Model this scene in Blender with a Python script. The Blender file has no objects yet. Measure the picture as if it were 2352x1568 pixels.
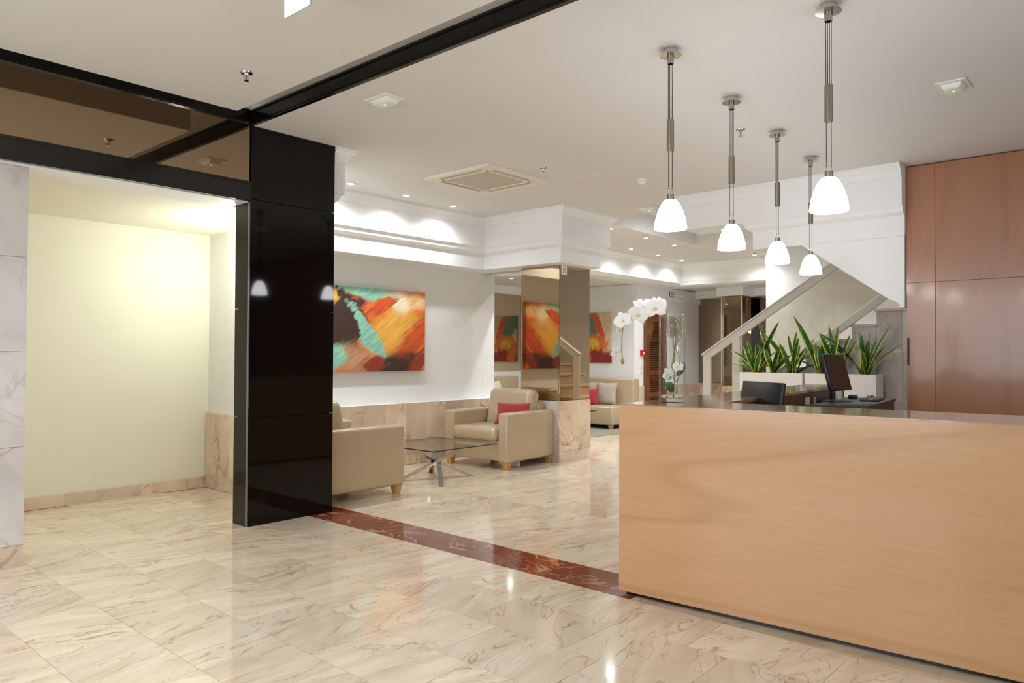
import bpy, bmesh, math, random
from mathutils import Vector, Matrix

# ------------------------------------------------------------------ camera, world, daylight, exposure
scene = bpy.context.scene
COL = scene.collection
W, H, FPX = 2352, 1568, 1701.9
YAW, PITCH, ROLL, EYE = math.radians(41.5126), math.radians(1.0048), math.radians(0.2341), 1.3
_f = Vector((math.cos(YAW) * math.cos(PITCH), math.sin(YAW) * math.cos(PITCH), math.sin(PITCH)))
_r = Vector((math.sin(YAW), -math.cos(YAW), 0))
_u = _r.cross(_f)
RIGHT = math.cos(ROLL) * _r + math.sin(ROLL) * _u
UP = -math.sin(ROLL) * _r + math.cos(ROLL) * _u
cam_data = bpy.data.cameras.new('camera')
cam_data.sensor_width = 36.0
cam_data.lens = FPX / W * 36.0
cam_data.clip_start = 0.05
cam = bpy.data.objects.new('camera', cam_data)
COL.objects.link(cam)
m3 = Matrix((RIGHT, UP, -_f)).transposed()
cam.matrix_world = Matrix.Translation((0, 0, EYE)) @ m3.to_4x4()
scene.camera = cam

world = bpy.data.worlds.new('world')
scene.world = world
world.use_nodes = True
_bg = world.node_tree.nodes['Background']
_bg.inputs[0].default_value = (0.80, 0.90, 1.0, 1)
_bg.inputs[1].default_value = 0.5

scene.view_settings.view_transform = 'Standard'
scene.view_settings.look = 'None'
scene.view_settings.gamma = 1.0
scene.view_settings.use_curve_mapping = False
scene.view_settings.exposure = 1.38


def area_light(name, loc, direction, sx, sy, power, color):
    d = bpy.data.lights.new(name, 'AREA')
    d.shape = 'RECTANGLE'
    d.size, d.size_y = sx, sy
    d.energy = power
    d.color = color
    o = bpy.data.objects.new(name, d)
    o.location = loc
    o.rotation_euler = Vector(direction).to_track_quat('-Z', 'Y').to_euler()
    COL.objects.link(o)
    return o


scene.cycles.adaptive_threshold = 0.02
scene.cycles.max_bounces = 7
scene.cycles.transmission_bounces = 4

# daylight entering through the entrance glazing behind the camera
area_light('window_daylight', (-3.05, 2.7, 1.55), (1, 0, 0), 3.2, 2.3, 40, (0.84, 0.92, 1.0))
area_light('side_window_daylight', (2.6, -3.05, 1.6), (0, 1, 0), 4.6, 2.0, 8, (0.84, 0.92, 1.0))

# ------------------------------------------------------------------ helpers
random.seed(7)


def srgb(r, g, b):
    f = lambda c: (c / 12.92) if c <= 0.04045 else ((c + 0.055) / 1.055) ** 2.4
    return (f(r / 255), f(g / 255), f(b / 255), 1.0)


class MB:
    """collects geometry for one mesh"""

    def __init__(self):
        self.v, self.f = [], []

    def add(self, verts, faces):
        n = len(self.v)
        self.v += [tuple(p) for p in verts]
        self.f += [tuple(i + n for i in fc) for fc in faces]
        return self

    def box(self, x0, x1, y0, y1, z0, z1):
        vs = [(x, y, z) for z in (z0, z1) for y in (y0, y1) for x in (x0, x1)]
        return self.add(vs, [(0, 2, 3, 1), (4, 5, 7, 6), (0, 1, 5, 4), (2, 6, 7, 3), (0, 4, 6, 2), (1, 3, 7, 5)])

    def prism(self, poly, lo, hi, axis='z'):
        """poly is a list of 2-D points, extruded along the axis"""
        def P(a, b, h):
            return {'z': (a, b, h), 'x': (h, a, b), 'y': (a, h, b)}[axis]
        n = len(poly)
        vs = [P(a, b, lo) for a, b in poly] + [P(a, b, hi) for a, b in poly]
        fs = [tuple(range(n))[::-1], tuple(range(n, 2 * n))]
        fs += [(i, (i + 1) % n, n + (i + 1) % n, n + i) for i in range(n)]
        return self.add(vs, fs)

    def tube(self, pts, rad, seg=8, cap=True):
        pts = [Vector(p) for p in pts]
        n = len(pts)
        rads = rad if isinstance(rad, (list, tuple)) else [rad] * n
        rings = []
        ref = None
        for i, p in enumerate(pts):
            t = (pts[min(i + 1, n - 1)] - pts[max(i - 1, 0)]).normalized()
            if ref is None:
                ref = Vector((0, 0, 1)) if abs(t.z) < 0.9 else Vector((1, 0, 0))
            a = t.cross(ref).normalized()
            b = t.cross(a).normalized()
            ref = -b if False else a.cross(t)
            rings.append([p + rads[i] * (math.cos(2 * math.pi * k / seg) * a + math.sin(2 * math.pi * k / seg) * b) for k in range(seg)])
        vs = [q for r in rings for q in r]
        fs = []
        for i in range(n - 1):
            for k in range(seg):
                fs.append((i * seg + k, i * seg + (k + 1) % seg, (i + 1) * seg + (k + 1) % seg, (i + 1) * seg + k))
        if cap:
            fs.append(tuple(range(seg))[::-1])
            fs.append(tuple((n - 1) * seg + k for k in range(seg)))
        return self.add(vs, fs)

    def lathe(self, prof, seg=24, cx=0.0, cy=0.0, cap_lo=False, cap_hi=False):
        vs, fs = [], []
        n = len(prof)
        for r, z in prof:
            for k in range(seg):
                a = 2 * math.pi * k / seg
                vs.append((cx + r * math.cos(a), cy + r * math.sin(a), z))
        for i in range(n - 1):
            for k in range(seg):
                fs.append((i * seg + k, i * seg + (k + 1) % seg, (i + 1) * seg + (k + 1) % seg, (i + 1) * seg + k))
        if cap_lo:
            fs.append(tuple(range(seg))[::-1])
        if cap_hi:
            fs.append(tuple((n - 1) * seg + k for k in range(seg)))
        return self.add(vs, fs)

    def sweep(self, path, prof, backs=None):
        """closed profile (outward offset to the right of travel, z) swept along a plan polyline with mitres"""
        P = [Vector(p) for p in path]
        n, m = len(P), len(prof)
        vs = []
        for i in range(n):
            ns = []
            if i > 0:
                d = (P[i] - P[i - 1]).normalized()
                ns.append(Vector((d.y, -d.x)))
            if i < n - 1:
                d = (P[i + 1] - P[i]).normalized()
                ns.append(Vector((d.y, -d.x)))
            mit = ns[0] if len(ns) == 1 else (ns[0] + ns[1]) / (1 + ns[0].dot(ns[1]))
            for o, z in prof:
                if backs and o == BACK:
                    o = backs[i]
                q = P[i] + mit * o
                vs.append((q.x, q.y, z))
        fs = []
        for i in range(n - 1):
            for k in range(m):
                fs.append((i * m + k, i * m + (k + 1) % m, (i + 1) * m + (k + 1) % m, (i + 1) * m + k))
        fs.append(tuple(range(m)))
        fs.append(tuple((n - 1) * m + k for k in range(m))[::-1])
        return self.add(vs, fs)

    def mesh(self, name, smooth=False):
        me = bpy.data.meshes.new(name)
        me.from_pydata(self.v, [], self.f)
        bm = bmesh.new()
        bm.from_mesh(me)
        bmesh.ops.recalc_face_normals(bm, faces=bm.faces)
        bm.to_mesh(me)
        bm.free()
        if smooth:
            for p in me.polygons:
                p.use_smooth = True
            try:
                me.set_sharp_from_angle(angle=math.radians(55))
            except Exception:
                pass
        me.update()
        return me

    def build(self, name, mat, parent=None, smooth=False, bevel=0.0, seg=2, loc=None):
        return obj(name, self.mesh(name, smooth), mat, parent, bevel, seg, loc)


def obj(name, me, mat, parent=None, bevel=0.0, seg=2, loc=None):
    if bevel > 0:
        bm = bmesh.new()
        bm.from_mesh(me)
        es = [e for e in bm.edges if len(e.link_faces) == 2 and e.calc_face_angle(0) > 0.5]
        bmesh.ops.bevel(bm, geom=es, offset=bevel, segments=seg, profile=0.5, affect='EDGES', clamp_overlap=True)
        bm.to_mesh(me)
        bm.free()
        if seg > 1:
            for p in me.polygons:
                p.use_smooth = True
            try:
                me.set_sharp_from_angle(angle=math.radians(50))
            except Exception:
                pass
    if mat is not None and not me.materials:
        me.materials.append(mat)
    o = bpy.data.objects.new(name, me)
    COL.objects.link(o)
    if parent is not None:
        o.parent = parent
    if loc is not None:
        o.location = loc
    return o


def struct(o, label=None):
    o['kind'] = 'structure'
    if label:
        o['label'] = label
    return o


def tag(o, label, cat, group=None):
    o['label'] = label
    o['category'] = cat
    if group:
        o['group'] = group
    return o


def thing(name, label, cat, loc=(0, 0, 0), rz=0.0, group=None):
    o = bpy.data.objects.new(name, None)
    o.empty_display_size = 0.1
    o.location = loc
    o.rotation_euler = (0, 0, rz)
    COL.objects.link(o)
    return tag(o, label, cat, group)


def copy_tree(o, parent=None):
    c = o.copy()
    COL.objects.link(c)
    c.parent = parent
    for ch in list(o.children):
        copy_tree(ch, c)
    return c


def rbox(x0, x1, y0, y1, z0, z1):
    return MB().box(x0, x1, y0, y1, z0, z1)


# ------------------------------------------------------------------ materials
def new_mat(name):
    m = bpy.data.materials.new(name)
    m.use_nodes = True
    nt = m.node_tree
    return m, nt, nt.nodes['Principled BSDF'], nt.nodes, nt.links


def plain(name, col, rough=0.5, metal=0.0, spec=0.5, coat=0.0, trans=0.0, ior=1.5, bump=0.0, bscale=80, emit=None, es=0.0, sheen=0.0, var=0.0):
    m, nt, b, N, L = new_mat(name)
    b.inputs['Base Color'].default_value = col
    b.inputs['Roughness'].default_value = rough
    b.inputs['Metallic'].default_value = metal
    b.inputs['Specular IOR Level'].default_value = spec
    b.inputs['Coat Weight'].default_value = coat
    b.inputs['Coat Roughness'].default_value = 0.08
    b.inputs['Transmission Weight'].default_value = trans
    b.inputs['IOR'].default_value = ior
    b.inputs['Sheen Weight'].default_value = sheen
    if emit:
        b.inputs['Emission Color'].default_value = emit
        b.inputs['Emission Strength'].default_value = es
    tc = N.new('ShaderNodeTexCoord')
    if bump > 0:
        nz = N.new('ShaderNodeTexNoise')
        nz.inputs['Scale'].default_value = bscale
        nz.inputs['Detail'].default_value = 3
        bp = N.new('ShaderNodeBump')
        bp.inputs['Strength'].default_value = bump
        bp.inputs['Distance'].default_value = 0.01
        L.new(tc.outputs['Object'], nz.inputs['Vector'])
        L.new(nz.outputs['Fac'], bp.inputs['Height'])
        L.new(bp.outputs['Normal'], b.inputs['Normal'])
    if var > 0:
        nz = N.new('ShaderNodeTexNoise')
        nz.inputs['Scale'].default_value = 6.0
        nz.inputs['Detail'].default_value = 5
        mx = N.new('ShaderNodeMix')
        mx.data_type = 'RGBA'
        mx.inputs[6].default_value = tuple(c * (1 - var) for c in col[:3]) + (1,)
        mx.inputs[7].default_value = tuple(min(1, c * (1 + var)) for c in col[:3]) + (1,)
        L.new(tc.outputs['Object'], nz.inputs['Vector'])
        L.new(nz.outputs['Fac'], mx.inputs[0])
        L.new(mx.outputs[2], b.inputs['Base Color'])
    return m


def ramp(N, stops):
    r = N.new('ShaderNodeValToRGB')
    cr = r.color_ramp
    while len(cr.elements) > 1:
        cr.elements.remove(cr.elements[-1])
    cr.elements[0].position, cr.elements[0].color = stops[0]
    for p, c in stops[1:]:
        e = cr.elements.new(p)
        e.color = c
    return r


def mixc(N, L, fac, a, b, blend='MIX'):
    mx = N.new('ShaderNodeMix')
    mx.data_type = 'RGBA'
    mx.blend_type = blend
    for sock, val in ((mx.inputs[0], fac), (mx.inputs[6], a), (mx.inputs[7], b)):
        if hasattr(val, 'is_linked') or hasattr(val, 'links'):
            L.new(val, sock)
        else:
            sock.default_value = val
    return mx.outputs[2]


def math_node(N, L, op, a, b=None, clamp=False):
    n = N.new('ShaderNodeMath')
    n.operation = op
    n.use_clamp = clamp
    for i, val in enumerate((a, b)):
        if val is None:
            continue
        if hasattr(val, 'links'):
            L.new(val, n.inputs[i])
        else:
            n.inputs[i].default_value = val
    return n.outputs[0]


def marble(name, light, dark, vein_a, vein_b, stretch=(1, 1, 1), scale=2.2, rough=0.1, spread=1.0, vein_w=0.045, vein_amt=0.75, white_veins=False, turn=0.7):
    m, nt, b, N, L = new_mat(name)
    tc = N.new('ShaderNodeTexCoord')
    oi = N.new('ShaderNodeObjectInfo')
    sc = N.new('ShaderNodeVectorMath')
    sc.operation = 'SCALE'
    sc.inputs[0].default_value = (31.7, 57.3, 19.1)
    L.new(oi.outputs['Random'], sc.inputs['Scale'])
    rot = N.new('ShaderNodeVectorRotate')
    rot.rotation_type = 'EULER_XYZ'
    ang = math_node(N, L, 'MULTIPLY', math_node(N, L, 'SUBTRACT', oi.outputs['Random'], 0.5), turn * 2)
    cmb = N.new('ShaderNodeCombineXYZ')
    for k in range(3):
        L.new(ang, cmb.inputs[k])
    L.new(tc.outputs['Object'], rot.inputs['Vector'])
    L.new(cmb.outputs[0], rot.inputs['Rotation'])
    mp = N.new('ShaderNodeMapping')
    mp.inputs['Scale'].default_value = stretch
    L.new(rot.outputs[0], mp.inputs['Vector'])
    add = N.new('ShaderNodeVectorMath')
    add.operation = 'ADD'
    L.new(mp.outputs[0], add.inputs[0])
    L.new(sc.outputs[0], add.inputs[1])
    vec = add.outputs[0]

    def noise(s, d, dist, off=0.0):
        n = N.new('ShaderNodeTexNoise')
        n.inputs['Scale'].default_value = s
        n.inputs['Detail'].default_value = d
        n.inputs['Distortion'].default_value = dist
        if off:
            o2 = N.new('ShaderNodeVectorMath')
            o2.operation = 'ADD'
            o2.inputs[1].default_value = (off, off * 1.7, off * 0.6)
            L.new(vec, o2.inputs[0])
            L.new(o2.outputs[0], n.inputs['Vector'])
        else:
            L.new(vec, n.inputs['Vector'])
        return n.outputs['Fac']
    cloud = noise(scale * 0.9, 4, 0.6)
    base = ramp(N, [(0.32, dark), (0.62, light)])
    L.new(cloud, base.inputs[0])
    col = base.outputs[0]
    # per piece shade
    shade = math_node(N, L, 'ADD', math_node(N, L, 'MULTIPLY', oi.outputs['Random'], 0.16 * spread), 1.0 - 0.1 * spread)
    cs = N.new('ShaderNodeCombineColor')
    for k in range(3):
        L.new(shade, cs.inputs[k])
    col = mixc(N, L, 1.0, col, cs.outputs[0], 'MULTIPLY')
    # veins: two ridge sets, broken up by a mask
    for s, d, w, c, off, lo in ((scale * 1.1, 5, vein_w, vein_a, 5.3, 0.52), (scale * 0.75, 6, vein_w * 0.7, vein_b, 11.9, 0.5)):
        n = noise(s, d, 1.1, off)
        ridge = math_node(N, L, 'ABSOLUTE', math_node(N, L, 'SUBTRACT', n, 0.5))
        v = ramp(N, [(0.0, (1, 1, 1, 1)), (w, (0, 0, 0, 1))])
        L.new(ridge, v.inputs[0])
        mk = ramp(N, [(lo - 0.06, (0, 0, 0, 1)), (lo + 0.12, (1, 1, 1, 1))])
        L.new(noise(scale * 0.55, 2, 0.2, off + 3.1), mk.inputs[0])
        fac = math_node(N, L, 'MULTIPLY', v.outputs[0], mk.outputs[0])
        fac = math_node(N, L, 'MULTIPLY', fac, vein_amt)
        col = mixc(N, L, fac, col, c)
    L.new(col, b.inputs['Base Color'])
    b.inputs['Roughness'].default_value = rough
    return m


def wood(name, light, dark, axis='y', rough=0.3, coat=0.3, scale=1.0, contrast=1.0, rings=7.0):
    m, nt, b, N, L = new_mat(name)
    tc = N.new('ShaderNodeTexCoord')
    mp = N.new('ShaderNodeMapping')
    s = {'x': (0.35, 2.2, 2.2), 'y': (2.2, 0.35, 2.2), 'z': (2.2, 2.2, 0.3)}[axis]
    mp.inputs['Scale'].default_value = tuple(k * scale for k in s)
    L.new(tc.outputs['Object'], mp.inputs['Vector'])
    n1 = N.new('ShaderNodeTexNoise')
    n1.inputs['Scale'].default_value = 1.1
    n1.inputs['Detail'].default_value = 3
    n1.inputs['Distortion'].default_value = 0.5
    L.new(mp.outputs[0], n1.inputs['Vector'])
    ring = math_node(N, L, 'FRACT', math_node(N, L, 'MULTIPLY', n1.outputs['Fac'], rings))
    rr = ramp(N, [(0.0, (0, 0, 0, 1)), (0.12, (0.75, 0.75, 0.75, 1)), (0.8, (1, 1, 1, 1)), (1.0, (0, 0, 0, 1))])
    L.new(ring, rr.inputs[0])
    mp2 = N.new('ShaderNodeMapping')
    s2 = {'x': (3, 90, 90), 'y': (90, 3, 90), 'z': (90, 90, 3)}[axis]
    mp2.inputs['Scale'].default_value = s2
    L.new(tc.outputs['Object'], mp2.inputs['Vector'])
    n2 = N.new('ShaderNodeTexNoise')
    n2.inputs['Scale'].default_value = 1.0
    n2.inputs['Detail'].default_value = 4
    L.new(mp2.outputs[0], n2.inputs['Vector'])
    n3 = N.new('ShaderNodeTexNoise')
    n3.inputs['Scale'].default_value = 0.8
    n3.inputs['Detail'].default_value = 2
    L.new(mp.outputs[0], n3.inputs['Vector'])
    f = math_node(N, L, 'MULTIPLY', rr.outputs[0], 0.35 * contrast)
    f = math_node(N, L, 'ADD', f, math_node(N, L, 'MULTIPLY', n2.outputs['Fac'], 0.35))
    f = math_node(N, L, 'ADD', f, math_node(N, L, 'MULTIPLY', n3.outputs['Fac'], 0.5), clamp=True)
    col = ramp(N, [(0.25, dark), (0.85, light)])
    L.new(f, col.inputs[0])
    L.new(col.outputs[0], b.inputs['Base Color'])
    b.inputs['Roughness'].default_value = rough
    b.inputs['Coat Weight'].default_value = coat
    b.inputs['Coat Roughness'].default_value = 0.1
    return m


def art(name, base, layers, warp=0.12, seed=0.0):
    """abstract canvas: soft rotated ellipses of colour over a warped plane; Generated coordinates (u across, v up)"""
    m, nt, b, N, L = new_mat(name)
    tc = N.new('ShaderNodeTexCoord')
    sep = N.new('ShaderNodeSeparateXYZ')
    L.new(tc.outputs['Generated'], sep.inputs[0])
    cmb = N.new('ShaderNodeCombineXYZ')
    L.new(sep.outputs[0], cmb.inputs[0])
    L.new(sep.outputs[2], cmb.inputs[1])
    cmb.inputs[2].default_value = seed
    spin = N.new('ShaderNodeVectorRotate')
    spin.rotation_type = 'Z_AXIS'
    spin.inputs['Angle'].default_value = -math.radians(52)
    L.new(cmb.outputs[0], spin.inputs['Vector'])
    rot = N.new('ShaderNodeMapping')
    rot.inputs['Scale'].default_value = (2.6, 14, 1)
    L.new(spin.outputs[0], rot.inputs['Vector'])
    nz = N.new('ShaderNodeTexNoise')
    nz.inputs['Scale'].default_value = 2.2
    nz.inputs['Detail'].default_value = 8
    nz.inputs['Roughness'].default_value = 0.65
    L.new(rot.outputs[0], nz.inputs['Vector'])
    nc = N.new('ShaderNodeTexNoise')
    nc.inputs['Scale'].default_value = 4.5
    nc.inputs['Detail'].default_value = 6
    L.new(cmb.outputs[0], nc.inputs['Vector'])
    w = N.new('ShaderNodeVectorMath')
    w.operation = 'SUBTRACT'
    w.inputs[1].default_value = (0.5, 0.5, 0.5)
    L.new(nc.outputs['Color'], w.inputs[0])
    w2 = N.new('ShaderNodeVectorMath')
    w2.operation = 'SCALE'
    w2.inputs['Scale'].default_value = warp * 2
    L.new(w.outputs[0], w2.inputs[0])
    w3 = N.new('ShaderNodeVectorMath')
    w3.operation = 'ADD'
    L.new(cmb.outputs[0], w3.inputs[0])
    L.new(w2.outputs[0], w3.inputs[1])
    streak = math_node(N, L, 'SUBTRACT', nz.outputs['Fac'], 0.5)
    col = base
    for cx, cy, rx, ry, a, c, soft in layers:
        sb = N.new('ShaderNodeVectorMath')
        sb.operation = 'SUBTRACT'
        sb.inputs[1].default_value = (cx, cy, 0)
        L.new(w3.outputs[0], sb.inputs[0])
        rt = N.new('ShaderNodeVectorRotate')
        rt.rotation_type = 'Z_AXIS'
        rt.inputs['Angle'].default_value = -math.radians(a)
        L.new(sb.outputs[0], rt.inputs['Vector'])
        ml = N.new('ShaderNodeVectorMath')
        ml.operation = 'MULTIPLY'
        ml.inputs[1].default_value = (1 / rx, 1 / ry, 0)
        L.new(rt.outputs[0], ml.inputs[0])
        ln = N.new('ShaderNodeVectorMath')
        ln.operation = 'LENGTH'
        L.new(ml.outputs[0], ln.inputs[0])
        d = math_node(N, L, 'ADD', ln.outputs['Value'], math_node(N, L, 'MULTIPLY', streak, 1.6))
        mr = N.new('ShaderNodeMapRange')
        mr.inputs['From Min'].default_value = 1.0 - soft
        mr.inputs['From Max'].default_value = 1.0 + soft
        mr.inputs['To Min'].default_value = 1.0
        mr.inputs['To Max'].default_value = 0.0
        L.new(d, mr.inputs['Value'])
        col = mixc(N, L, mr.outputs[0], col, c)
    var = math_node(N, L, 'ADD', math_node(N, L, 'MULTIPLY', nz.outputs['Fac'], 1.5), 0.25)
    cs = N.new('ShaderNodeCombineColor')
    for k in range(3):
        L.new(var, cs.inputs[k])
    col = mixc(N, L, 1.0, col, cs.outputs[0], 'MULTIPLY')
    L.new(col, b.inputs['Base Color'])
    b.inputs['Roughness'].default_value = 0.45
    return m


M = {}
M['ceiling'] = plain('ceiling_paint', srgb(222, 219, 215), 0.7, bump=0.05, bscale=25)
M['white'] = plain('white_plaster', srgb(238, 238, 236), 0.6)
M['rough_white'] = plain('textured_plaster', srgb(234, 232, 227), 0.75, bump=0.55, bscale=70)
M['cream'] = plain('cream_paint', srgb(240, 236, 216), 0.6)
M['floor_marble'] = marble('floor_marble', srgb(228, 214, 192), srgb(212, 192, 166), srgb(136, 118, 108), srgb(192, 140, 104), (0.9, 4.2, 1), 2.3, 0.09, 1.2, 0.028, 0.8, turn=0.55)
M['floor_base'] = marble('floor_base_marble', srgb(214, 198, 174), srgb(198, 178, 152), srgb(150, 128, 112), srgb(190, 140, 100), (1.0, 3.2, 1), 1.9, 0.09, 0.0, 0.03, 0.6)
M['red_marble'] = marble('red_marble', srgb(136, 64, 40), srgb(106, 46, 28), srgb(226, 190, 164), srgb(210, 160, 132), (1.6, 1.0, 1), 2.6, 0.08, 0.6, 0.03, 0.85)
M['wall_marble'] = marble('wall_marble', srgb(232, 212, 188), srgb(216, 190, 164), srgb(150, 114, 100), srgb(200, 142, 106), (1.6, 1.6, 0.9), 2.2, 0.12, 1.5, 0.035, 0.8, turn=0.9)
M['grey_marble'] = marble('pale_grey_marble', srgb(214, 206, 200), srgb(190, 180, 174), srgb(150, 134, 130), srgb(182, 140, 118), (1.2, 1.2, 0.9), 1.8, 0.14, 1.0, 0.03, 0.6)
M['tread_stone'] = plain('tread_stone', srgb(204, 184, 166), 0.3, var=0.06)
M['black'] = plain('black_granite', srgb(9, 7, 6), 0.045, spec=0.28, var=0.25)
M['black_paint'] = plain('black_lacquer', srgb(14, 12, 11), 0.16, spec=0.5)
M['bronze'] = plain('bronze_mirror', srgb(196, 176, 148), 0.012, metal=1.0)
M['bronze_dark'] = plain('dark_bronze_mirror', srgb(160, 140, 116), 0.012, metal=1.0)
M['beech'] = wood('beech_veneer', srgb(212, 166, 120), srgb(184, 134, 88), 'y', 0.3, 0.3, 0.62, 0.75, 5.5)
M['top'] = wood('lacquered_top', srgb(184, 148, 108), srgb(160, 122, 84), 'y', 0.12, 0.9, 1.0, 0.5, 4.0)
M['panel'] = wood('brown_wall_panel', srgb(176, 122, 88), srgb(150, 98, 68), 'z', 0.3, 0.35, 1.0, 0.5, 5.0)
M['inner'] = wood('dark_inner_board', srgb(98, 58, 32), srgb(72, 40, 22), 'x', 0.4, 0.1)
M['desk'] = plain('dark_laminate', srgb(46, 38, 34), 0.35, var=0.1)
M['door_wood'] = wood('louvre_wood', srgb(122, 70, 36), srgb(78, 40, 20), 'z', 0.35, 0.3)
M['leather'] = plain('champagne_leatherette', srgb(192, 172, 142), 0.31, metal=0.2, spec=0.5, bump=0.05, bscale=220)
M['oak'] = wood('oak_feet', srgb(208, 162, 100), srgb(176, 126, 70), 'z', 0.4, 0.1)
M['red_cloth'] = plain('red_velour', srgb(158, 34, 38), 0.85, sheen=0.4, bump=0.2, bscale=160, var=0.12)
M['grey_cloth'] = plain('taupe_velour', srgb(176, 162, 148), 0.9, sheen=0.4, bump=0.2, bscale=140, var=0.1)
M['pale_cloth'] = plain('ivory_cloth', srgb(214, 204, 188), 0.9, bump=0.2, bscale=140)
M['chrome'] = plain('chrome', srgb(196, 196, 198), 0.05, metal=1.0)
M['steel'] = plain('brushed_steel', srgb(176, 168, 158), 0.22, metal=1.0)
M['cable'] = plain('black_cable', srgb(10, 10, 10), 0.7, spec=0.2)
M['plastic_white'] = plain('white_plastic', srgb(236, 234, 228), 0.4)
M['ivory'] = plain('ivory_plastic', srgb(232, 224, 204), 0.45)
M['grille'] = plain('grille_mesh', srgb(196, 188, 172), 0.7, bump=0.3, bscale=300)
M['dark_slot'] = plain('dark_slot', srgb(58, 50, 40), 0.6)
M['black_plastic'] = plain('black_plastic', srgb(26, 24, 25), 0.32)
M['screen'] = plain('dark_screen', srgb(34, 26, 20), 0.25)
M['logo_grey'] = plain('grey_logo', srgb(84, 76, 68), 0.4)
M['rail'] = plain('rail_paint', srgb(198, 190, 178), 0.4, var=0.04)
M['planter'] = plain('planter_lacquer', srgb(234, 228, 220), 0.3)
M['soil'] = plain('soil', srgb(60, 44, 30), 0.95, bump=0.5, bscale=60)
M['rug'] = plain('rug', srgb(138, 132, 116), 0.95, bump=0.3, bscale=200, var=0.06)
M['red_box'] = plain('red_plastic', srgb(200, 30, 28), 0.4)
M['sign_red'] = plain('sign_red', srgb(214, 46, 34), 0.5)
M['sign_black'] = plain('sign_black', srgb(30, 28, 40), 0.5)
M['petal'] = plain('orchid_petal', srgb(248, 246, 240), 0.5, spec=0.3)
M['lip'] = plain('orchid_lip', srgb(226, 196, 110), 0.5, var=0.2)
M['stem'] = plain('orchid_stem', srgb(142, 156, 70), 0.5)
M['orchid_leaf'] = plain('orchid_leaf', srgb(26, 96, 44), 0.35, var=0.15)
M['twig'] = plain('twig', srgb(156, 128, 104), 0.8, var=0.15)
M['pebble'] = plain('pebble', srgb(220, 206, 192), 0.45, var=0.1)
M['edge_glass'] = plain('edge_strip', srgb(128, 132, 140), 0.2, metal=0.6)
M['acrylic'] = plain('acrylic_sign', srgb(196, 208, 216), 0.25, spec=0.4)
M['green_led'] = plain('green_led', srgb(60, 255, 120), 0.4, emit=srgb(60, 255, 130), es=4.0)
M['shade'] = plain('opal_shade', (0.95, 0.95, 0.93, 1), 0.3, emit=(0.95, 0.97, 1.0, 1), es=8.5)
M['bulb'] = plain('downlight_lens', (1, 1, 1, 1), 0.3, emit=(1.0, 0.96, 0.88, 1), es=30.0)
M['sprinkler_red'] = plain('sprinkler_bulb', srgb(170, 20, 40), 0.2)


def glass_mat(name, tint, rough=0.0):
    m, nt, b, N, L = new_mat(name)
    N.remove(b)
    out = N['Material Output']
    g = N.new('ShaderNodeBsdfGlossy')
    g.inputs['Roughness'].default_value = 0.01
    t = N.new('ShaderNodeBsdfTransparent')
    t.inputs['Color'].default_value = tint
    lw = N.new('ShaderNodeLayerWeight')
    lw.inputs['Blend'].default_value = 0.5
    fac = math_node(N, L, 'ADD', math_node(N, L, 'MULTIPLY', math_node(N, L, 'POWER', lw.outputs['Facing'], 4.0), 0.85), 0.035, True)
    mx = N.new('ShaderNodeMixShader')
    L.new(fac, mx.inputs[0])
    L.new(t.outputs[0], mx.inputs[1])
    L.new(g.outputs[0], mx.inputs[2])
    L.new(mx.outputs[0], out.inputs['Surface'])
    return m


M['glass'] = glass_mat('clear_glass', (0.97, 0.985, 0.975, 1))
M['table_glass'] = glass_mat('table_glass', (0.9, 0.94, 0.91, 1))
M['rail_glass'] = glass_mat('balustrade_glass', (0.86, 0.84, 0.78, 1))
M['glass_edge'] = plain('glass_edge', srgb(38, 48, 44), 0.15)
M['vase_glass'] = plain('vase_glass', (1, 1, 1, 1), 0.0, trans=1.0, ior=1.35)


def leaf_mat():
    m, nt, b, N, L = new_mat('snake_plant_leaf')
    at = N.new('ShaderNodeUVMap')
    sep = N.new('ShaderNodeSeparateXYZ')
    L.new(at.outputs[0], sep.inputs[0])
    d = math_node(N, L, 'ABSOLUTE', math_node(N, L, 'SUBTRACT', sep.outputs[0], 0.5))
    nz = N.new('ShaderNodeTexNoise')
    nz.inputs['Scale'].default_value = 1.0
    nz.inputs['Detail'].default_value = 4
    mp = N.new('ShaderNodeMapping')
    mp.inputs['Scale'].default_value = (3, 26, 1)
    L.new(at.outputs[0], mp.inputs['Vector'])
    L.new(mp.outputs[0], nz.inputs['Vector'])
    band = ramp(N, [(0.42, srgb(22, 66, 22)), (0.6, srgb(66, 122, 36))])
    L.new(nz.outputs['Fac'], band.inputs[0])
    ed = ramp(N, [(0.36, (0, 0, 0, 1)), (0.42, (1, 1, 1, 1))])
    L.new(d, ed.inputs[0])
    L.new(mixc(N, L, ed.outputs[0], band.outputs[0], srgb(196, 190, 84)), b.inputs['Base Color'])
    b.inputs['Roughness'].default_value = 0.38
    return m


M['leaf'] = leaf_mat()

# ------------------------------------------------------------------ large structure
ZC = 3.022                      # lobby ceiling
# floor -------------------------------------------------------------
floor = struct(rbox(-3.3, 16.2, -3.3, 9.8, -0.12, -0.003).build('floor', M['floor_base']), 'polished cream marble floor with fine joints')


def in_view(x, y, z=0.0, mar=70):
    d = Vector((x, y, z - EYE))
    dep = d.dot(_f)
    if dep < 0.4:
        return None
    px = W / 2 + FPX * d.dot(RIGHT) / dep
    py = H / 2 - FPX * d.dot(UP) / dep
    if -mar < px < W + mar and -mar < py < H + mar:
        return dep
    return None


def blocked(x, y):
    # under built-in blocks that hide the floor from everywhere near the camera
    if 3.5 < x < 7.4 and y < 1.75:
        return True
    if y > 6.72 and x < 7.3 and x > 3.4:
        return True
    if y > 7.03:
        return x < 7.4 or (x > 11.6)
    return False


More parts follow.
